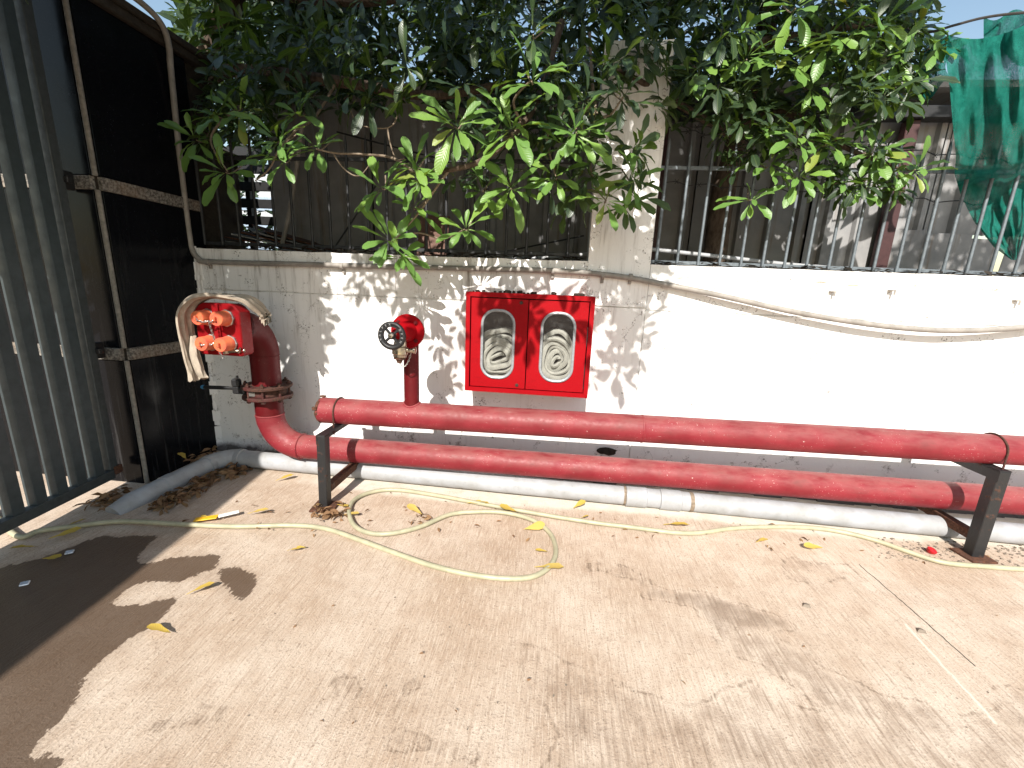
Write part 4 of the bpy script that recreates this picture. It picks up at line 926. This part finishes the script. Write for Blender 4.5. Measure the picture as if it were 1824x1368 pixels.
class Mass:                                              # many leaves joined into one mesh
    def __init__(s): s.V = []; s.F = []; s.B = []; s.T = []; s.n = 0
    def add(s, M, geo, tint):
        V, F, B = geo; A = np.array(M)
        P = np.array(V) @ A[:3, :3].T+A[:3, 3]; s.V.append(P); s.F += [tuple(i+s.n for i in f) for f in F]; s.B.append(np.array(B)); s.T.append(np.full(len(V), tint)); s.n += len(V)
    def build(s, name, mat, parent=None):
        off = np.array(ORG[parent.name]) if parent is not None else np.zeros(3)
        me = bpy.data.meshes.new(name); me.from_pydata((np.concatenate(s.V)-off).tolist(), [], s.F); me.update()
        at = me.attributes.new('blade', 'FLOAT_VECTOR', 'POINT'); at.data.foreach_set('vector', np.concatenate(s.B).astype(np.float32).ravel())
        at = me.attributes.new('tint', 'FLOAT', 'POINT'); at.data.foreach_set('value', np.concatenate(s.T).astype(np.float32))
        me.materials.append(MT[mat]); me.shade_smooth(); ob = link(name, me, parent); ob['kind'] = 'stuff'; return ob
GEO_HI = [leaf_geo(20+i, W=random.uniform(.22, .29), curve=random.uniform(.15, .8), fold=random.uniform(.15, .4)) for i in range(6)]
GEO_LO = [leaf_geo(40+i, W=random.uniform(.28, .36), ns=4, curve=random.uniform(.2, .5), fold=.25) for i in range(5)]

def shade_density(X, z):
    """how many unseen whorls are added to shade each piece of wall (metres along, metres up)"""
    if X < -1.55: return 1.6 if z > .85 else (.5 if z > .5 else 0)
    if X < -.98: return (.85 if z > 2.1 else .10 if z > 1.5 else .20 if z > 1.22 else 0.0)
    if X < -.5: return .85 if z > 2.15 else (.05 if z > 1.45 else .10 if z > 1.2 else .09 if z > .6 else 0)
    if X < .25: return .85 if z > 2.15 else (.04 if z > 1.35 else .24 if z > .82 else 0)
    if X < .56: return .9 if z > 2.1 else (.25 if z > 1.6 else .6 if z > .72 else 0)
    if X < .70: return .7 if z > 2.35 else (.2 if z > 1.2 else 0)
    return (.62 if z > 2.55 else 0.0) if X < 1.9 else (.45 if X > 2.55 and z > 2.28 else 0.0)

def trees():
    r = random.Random(21)
    A = thing('overhanging_tree', 'broad leafed tree behind the wall, its branches hanging over the left fence and pier', 'tree', (-3.25, .70, 1.3))
    Bt = thing('overhanging_tree', 'leafy tree behind the right fence, next to the green net', 'tree', (1.15, .62, 1.3))
    MB().tube(spline([(-3.25, .70, 1.2), (-3.2, .70, 1.9), (-2.95, .70, 2.6), (-2.4, .65, 3.4), (-2.0, .4, 4.2)], 6), [.10]*9+[.085]*8+[.07]*8, 12).build('trunk', 'bark', A)
    MB().tube(spline([(1.15, .62, 1.2), (1.12, .60, 2.0), (1.2, .5, 2.8), (1.1, .3, 3.6)], 6), [.08]*7+[.07]*6+[.055]*6, 12).build('trunk', 'bark', Bt)
    def limb(par, pts, r0, r1, mat='bark', nm='limb'):
        P = spline(pts, 8); n = len(P); MB().tube(P, [r0+(r1-r0)*i/(n-1) for i in range(n)], 8).build(nm, mat, par)
    w = wal
    limb(A, [(-2.98, .70, 2.52), w(400, 128, .5), w(600, 145, .2), w(760, 170, .1), w(900, 150, -.1)], .05, .02)
    limb(A, [(-2.45, .66, 3.3), (-1.2, .1, 2.9), (-.5, -.4, 2.75), (.2, -.8, 2.9)], .05, .02)
    limb(A, [(-2.4, .65, 3.4), (-2.0, -.2, 2.9), (-1.8, -1.2, 2.9)], .045, .015)
    limb(Bt, [(1.15, .5, 2.6), w(1330, 90, .1), w(1450, 60, 0), w(1560, 40, .1)], .04, .012)
    limb(Bt, [(1.15, .52, 2.4), w(1400, 200, .25), w(1500, 260, .12), w(1600, 300, .05)], .028, .006)
    limb(Bt, [(1.12, .5, 2.3), w(1250, 210, .2), w(1150, 150, .0), w(1090, 120, -.2)], .03, .008)
    # the branches in plain view
    limb(A, [w(1000, 40, .2), w(960, 170, -.1), w(930, 220, -.32), w(890, 263, -.42), w(850, 290, -.44), w(800, 303, -.45), w(745, 312, -.45)], .022, .010, 'bark', 'branch')
    limb(A, [w(800, 303, -.45), w(780, 330, -.44), w(745, 380, -.42), w(705, 425, -.42)], .008, .004, 'twig', 'branch')
    limb(A, [w(735, 120, .0), w(705, 170, -.1), w(708, 205, -.18), w(690, 228, -.2), w(640, 222, -.2), w(625, 198, -.18)], .006, .003, 'twig', 'branch')
    limb(A, [w(690, 228, -.2), w(695, 255, -.21), w(705, 282, -.22), w(720, 283, -.24)], .005, .003, 'twig', 'branch')
    limb(A, [w(745, 312, -.45), w(700, 282, -.30), w(650, 275, -.25), w(600, 273, -.3), w(565, 266, -.34)], .008, .004, 'twig', 'branch')
    limb(A, [w(595, 276, -.3), w(615, 303, -.3), w(640, 313, -.3), w(662, 288, -.3)], .005, .002, 'twig', 'branch')
    limb(A, [w(600, 145, .2), w(560, 210, 0), w(530, 230, -.2), w(500, 262, -.34), w(480, 300, -.34), w(455, 322, -.34)], .009, .003, 'twig', 'branch')
    limb(A, [w(420, 128, .4), w(430, 180, .1), w(400, 210, -.15), w(375, 250, -.25), w(405, 305, -.3)], .010, .004, 'twig', 'branch')
    limb(A, [w(1050, 60, .2), w(1060, 190, -.2), w(1085, 205, -.25), w(1110, 172, -.3)], .010, .004, 'twig', 'branch')
    limb(A, [w(1060, 190, -.2), w(1000, 205, -.25), w(975, 245, -.30), w(985, 295, -.32), w(990, 314, -.33)], .007, .003, 'twig', 'branch')
    limb(A, [w(1060, 190, -.2), w(1050, 270, -.3), w(1060, 330, -.3), w(1080, 358, -.35)], .007, .003, 'twig', 'branch')
    limb(A, [w(930, 220, -.32), w(915, 180, -.4), w(947, 142, -.5)], .008, .004, 'twig', 'branch')
    limb(A, [w(705, 425, -.42), w(745, 415, -.36), w(790, 425, -.34), w(828, 408, -.36)], .006, .003, 'twig', 'branch')
    # whorls one can pick out: (x, y, depth, leaf length)
    fa = [(388, 207, -.20, .155), (350, 250, -.24, .16), (402, 307, -.30, .16), (429, 205, -.12, .15), (496, 253, -.34, .15), (504, 287, -.36, .16), (531, 204, -.15, .15), (564, 265, -.34, .15),
          (680, 336, -.44, .17), (694, 430, -.44, .17), (712, 458, -.42, .15), (740, 300, -.42, .15), (737, 372, -.38, .14), (750, 325, -.46, .15), (812, 227, -.50, .175), (830, 410, -.36, .15),
          (910, 336, -.38, .17), (860, 340, -.28, .14), (947, 145, -.55, .18), (912, 236, -.50, .165), (896, 205, -.46, .15), (1027, 238, -.44, .165), (1003, 262, -.40, .15), (991, 318, -.36, .155),
          (1079, 360, -.38, .15), (1126, 325, -.34, .155), (1108, 174, -.40, .17), (1064, 245, -.34, .15), (1024, 335, -.26, .15), (950, 62, -.50, .17)]
    fb = [(1421, 247, -.10, .165), (1471, 258, -.08, .15), (1368, 297, .02, .15), (1421, 316, -.04, .155), (1338, 356, .0, .14), (1554, 274, .02, .15), (1630, 302, -.04, .16), (1589, 306, .0, .15), (1494, 325, .04, .13), (1543, 335, .05, .13),
          (1338, 236, .06, .17), (1330, 106, -.14, .17), (1387, 112, -.12, .18), (1475, 65, -.15, .18), (1417, 15, -.20, .18), (1520, 8, -.15, .18), (1570, 42, -.08, .17), (1535, 122, -.05, .18), (1636, 49, .0, .16), (1655, 87, .0, .16), (1620, 152, .02, .15), (1444, 155, -.06, .16), (1590, 100, .0, .17), (1500, 190, .05, .15), (1250, 120, -.1, .17), (1290, 60, -.15, .17)]
    massA, massB = Mass(), Mass()
    for par, lst in ((A, fa), (Bt, fb)):
        cnt = 0
        for (x, y, Y, L) in lst:
            L *= 1.28; c = wal(x, y, Y); ax = (r.uniform(-.45, .45), -.75, r.uniform(.15, .75))
            for M in rosette(c, ax, L, r, r.randint(10, 13), .34):
                if cnt >= 298: (massA if par is A else massB).add(M, r.choice(GEO_HI), r.random()*.8+.2); continue
                ob = bpy.data.objects.new('leaf', r.choice(LEAFM)); COL.objects.link(ob); ob.parent = par
                ob.matrix_local = Matrix.Translation(-Vector(ORG[par.name])) @ M; cnt += 1
            MB_t = Vector(c)+Vector((r.uniform(-.05, .05), .16, .10)); limb(par, [MB_t, Vector(c)+Vector((0, .05, .01)), c], .004, .003, 'twig', 'twig')
    def fill(mass, x0, x1, y0, y1, Y0, Y1, n, L0, L1, geo, keep=None):
        k = .45 if geo is GEO_LO else 1.0  # deep whorls held to dark tints, crown shade put into colour
        for _ in range(n):
            x, y = r.uniform(x0, x1), r.uniform(y0, y1)
            if keep and not keep(x, y): continue
            c = wal(x, y, r.uniform(Y0, Y1)); tint = r.random()
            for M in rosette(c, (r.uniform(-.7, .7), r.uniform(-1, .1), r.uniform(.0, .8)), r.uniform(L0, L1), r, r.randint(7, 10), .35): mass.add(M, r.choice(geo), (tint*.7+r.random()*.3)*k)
    # second row of whorls around the picked-out ones
    fill(massA, 360, 620, -20, 260, -.15, .35, 44, .16, .20, GEO_HI, lambda x, y: y < 215 or x < 470)
    fill(massA, 620, 1180, -40, 190, -.45, .3, 90, .16, .20, GEO_HI)
    fill(massA, 700, 1130, 190, 330, -.32, .05, 26, .15, .18, GEO_HI, lambda x, y: x > 800)
    fill(massA, 960, 1140, 150, 380, -.40, -.1, 16, .15, .18, GEO_HI)
    fill(massB, 1180, 1640, -60, 240, -.22, .4, 110, .16, .20, GEO_HI, lambda x, y: y < 205 or x < 1560)
    fill(massB, 1290, 1620, 235, 340, -.05, .25, 32, .13, .17, GEO_HI, lambda x, y: y < 310 or x > 1430)
    fill(massB, 1560, 1672, -30, 190, -.05, .3, 22, .13, .17, GEO_HI, lambda x, y: x < 1650-.25*max(0, y-90))
    # depth of the crowns, its shade painted in by darker leaf tints
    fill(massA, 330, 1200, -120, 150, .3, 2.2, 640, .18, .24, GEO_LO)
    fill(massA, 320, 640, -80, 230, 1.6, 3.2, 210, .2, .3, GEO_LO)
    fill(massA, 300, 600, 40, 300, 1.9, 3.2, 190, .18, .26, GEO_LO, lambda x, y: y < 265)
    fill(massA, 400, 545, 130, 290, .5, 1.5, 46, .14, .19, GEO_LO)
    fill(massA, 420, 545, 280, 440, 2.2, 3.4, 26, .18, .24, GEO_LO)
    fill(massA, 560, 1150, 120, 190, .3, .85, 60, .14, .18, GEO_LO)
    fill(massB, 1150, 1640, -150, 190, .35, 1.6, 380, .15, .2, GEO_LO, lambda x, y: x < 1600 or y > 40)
    # out-of-view whorls added to the crown, placed up-sun to shade wall, fence, shed
    tries = 0; made = 0
    while tries < 11400:
        tries += 1
        X = r.uniform(-2.6, 3.6); z = r.uniform(.45, 4.6)
        if r.random() > shade_density(X, z)*.55: continue
        s = r.uniform(.9, 2.4); p = Vector((X-.08*s, -s, z+.80*s)); q = topx(p)
        if q is not None and -120 < q[0] < 1950 and q[1] > -75: continue
        if q is None and p.z < 2.2: continue
        if p.z > 5.2: continue
        made += 1; tint = r.random()
        for M in rosette(p, (r.uniform(-.6, .6), r.uniform(-.9, .3), r.uniform(.1, .9)), r.uniform(.14, .19), r, r.randint(8, 10), .3): (massA if X < .75 else massB).add(M, r.choice(GEO_LO), tint)
    massA.build('crown', 'leaf_shade', A); massB.build('crown', 'leaf_shade', Bt)
    0 and print('off-frame whorls', made, 'tris', (len(massA.F)+len(massB.F))*2)
trees()

# ------------------------------------------------------------------ fallen leaves and litter
def litter():
    r = random.Random(33)
    ymesh = [leaf_mesh('fallen_leaf', 'yleaf', 60+i, W=r.uniform(.26, .4), curve=r.uniform(-.1, .3), fold=r.uniform(.05, .3), wav=.02) for i in range(5)]
    spots = [(375, 925, .06, 'yellow fallen leaf under the torn wrapper strip'), (440, 917, .11, 'bright yellow leaf lying beside the white end of the torn strip'), (85, 962, .12, 'large yellow leaf beside the gate foot'), (70, 975, .10, 'pale yellow leaf below the gate, nearest the wet patch'), (105, 945, .10, 'orange yellow leaf under the hose end at the gate'),
             (330, 1062, .10, 'small yellow leaf on dry concrete between the wet patches'), (310, 1132, .11, 'curled pale leaf at the edge of the wet patch'), (600, 900, .10, 'yellow leaf beside the rusty foot of the left stand'), (612, 918, .09, 'yellow leaf between the left stand and the hose loop'), (755, 920, .13, 'brown curled leaf inside the hose loop'),
             (830, 898, .10, 'yellow leaf touching the hose right of the loop'), (845, 895, .10, 'yellow leaf between hose and drain pipe'), (925, 915, .12, 'yellow leaf on the hose crossing'), (930, 945, .13, 'yellow leaf standing on its edge inside the right loop'), (950, 1012, .14, 'yellow leaf lying against the hose bend'), (978, 985, .07, 'small yellow leaf inside the hose bend'),
             (1180, 936, .15, 'long yellow leaf in front of the drain pipe couplings'), (1020, 907, .10, 'green yellow leaf against the drain pipe'), (1470, 978, .12, 'thin brown leaf on pale cement near the right stand'), (1345, 968, .09, 'tan leaf on the pale cement strip'), (510, 983, .06, 'tiny yellow leaf left of the hose on bare concrete'), (548, 977, .05, 'tiny yellow leaf nearest the hose on bare concrete'),
             (75, 997, .09, 'pale leaf lying on the wet dark concrete'), (490, 858, .11, 'yellow leaf just in front of the drain pipe'), (333, 820, .12, 'yellow leaf on the drain pipe bend by the pillar'), (565, 817, .10, 'yellow leaf between drain pipe and wall'), (1033, 925, .06, 'small orange leaf under the hose by the couplings')]
    for i, (x, y, L, lab) in enumerate(spots):
        p = gnd(x, y, .008); o = bpy.data.objects.new('fallen_leaf', ymesh[i % 5]); COL.objects.link(o)
        if 'bend by the pillar' in lab: p = gnd(x, y, .12)
        o.location = (p.x, p.y, p.z+.006); o.rotation_euler = (r.uniform(-.25, .25), r.uniform(-.15, .05), r.uniform(-.5, .9)+(math.pi if i % 3 == 0 else 0)); o.scale = (L, L, L)
        if 'standing' in lab: o.rotation_euler.x = 1.0
        tag(o, lab, 'leaf', 'fallen leaves on the concrete')
    m = Mass(); DG = [leaf_geo(80+i, W=.34, ns=4, curve=r.uniform(-.3, .9), fold=r.uniform(.2, 1.0)) for i in range(8)]
    def pile(poly, n, L0, L1, zmax):
        P = [gnd(*q) for q in poly]; xs = [p.x for p in P]; ys = [p.y for p in P]; k = 0
        while k < n:
            x, y = r.uniform(min(xs), max(xs)), r.uniform(min(ys), max(ys))
            if not inpoly(np.array([x]), np.array([y]), [(p.x, p.y) for p in P])[0]: continue
            k += 1; s = r.uniform(L0, L1); M = (Matrix.Translation((x, y, r.uniform(.006, zmax))) @ Matrix.Rotation(r.uniform(0, 6.3), 4, 'Z') @ Matrix.Rotation(r.uniform(-.5, .5), 4, 'Y') @ Matrix.Rotation(r.uniform(-1, 1), 4, 'X') @ Matrix.Diagonal((s, s, s, 1)))
            m.add(M, r.choice(DG), r.random()**2)
    pile([(300, 900), (330, 880), (375, 838), (450, 842), (430, 850), (400, 858), (340, 890), (310, 905)], 150, .04, .10, .03)
    pile([(250, 905), (330, 870), (345, 880), (290, 912)], 70, .04, .09, .02)
    pile([(150, 905), (215, 870), (225, 890), (170, 915)], 60, .04, .09, .03)
    pile([(550, 910), (580, 903), (615, 905), (612, 925), (575, 930)], 46, .035, .08, .03)
    pile([(720, 930), (770, 912), (785, 925), (745, 938)], 12, .03, .06, .02)
    pile([(330, 828), (372, 800), (390, 812), (345, 838)], 40, .04, .09, .06)
    pile([(430, 800), (560, 818), (700, 838), (690, 846), (430, 812)], 40, .03, .08, .02)
    pile([(330, 905), (700, 870), (1300, 930), (1800, 985), (1800, 1010), (1000, 960), (600, 960), (250, 935)], 80, .012, .045, .008)
    pile([(0, 1300), (400, 960), (1800, 1020), (1800, 1300), (900, 1360)], 22, .008, .022, .006)
    ob = m.build('dry_leaf_litter', 'dryleaf', None); tag(ob, 'dry brown leaf litter along the drain pipe and stand foot', 'leaf litter')
    # torn wrapper strip
    a, b, c = gnd(346, 926, .012), gnd(388, 920, .02), gnd(426, 911, .02); t = thing('wrapper_strip', 'torn yellow and white wrapper strip on the concrete', 'litter', tuple(gnd(388, 921)))
    MB().bar(a, b, .038, .006, .002).build('yellow_end', 'yellow', t, 30); MB().bar(b+(c-b)*.02, c, .030, .006, .002).build('white_end', 'white', t, 30)
    p = gnd(1656, 981, .012); mm = MB(); mm.lathe((p.x, p.y, .002), (.3, -.3, 1), [(.012, 0), (.020, .010), (.022, .022), (.014, .028)], 9); tag(mm.build('red_petal', 'redcap', None, 60), 'small crumpled red petal near the right stand', 'litter')
    for i, (x, y, nm) in enumerate(((124, 984, 'silver foil scrap nearer the gate on wet concrete'), (44, 1040, 'silver foil scrap farther into the wet shadow'))):
        p = gnd(x, y, .006); mm = MB(); mm.box((p.x, p.y, .008), (.03, .022, .008), .003, Matrix.Rotation(.6, 3, 'Z') @ Matrix.Rotation(.3, 3, 'X')); tag(mm.build('foil_scrap', 'foil', None, 0), nm, 'litter', 'foil scraps')
    m2 = MB()
    for k in range(310):
        if k < 260: x, y = r.uniform(1560, 1830), 0; q = gnd(x, r.uniform(965, 1005)+(x-1700)*.06)
        else: q = gnd(r.uniform(300, 1824), r.uniform(930, 1300))
        s = r.uniform(.002, .008)*(1 if k < 260 else .5); m2.box((q.x, q.y, s*.4), (s*1.5, s, s*.8), 0, Matrix.Rotation(r.uniform(0, 3), 3, 'Z'))
    ob = m2.build('grit', 'stone', None, 0); ob['kind'] = 'stuff'; tag(ob, 'loose grit and crumbs of cement by the right stand', 'gravel')
    for x, y, nm in ((1436, 1080, 'left of the two flat grey stone chips on the concrete'), (1640, 1125, 'grey stone chip beside the pale streak')):
        p = gnd(x, y); mm = MB(); mm.add([(p.x-.02, p.y-.008, .003), (p.x+.012, p.y-.014, .003), (p.x+.018, p.y+.012, .003), (p.x-.008, p.y+.016, .003), (p.x-.012, p.y-.004, .013), (p.x+.010, p.y-.006, .012), (p.x+.004, p.y+.008, .011)], [(0, 1, 5, 4), (1, 2, 6, 5), (2, 3, 6), (3, 0, 4, 6), (4, 5, 6)]); tag(mm.build('stone_chip', 'stone', None, 0), nm, 'stone')
litter()
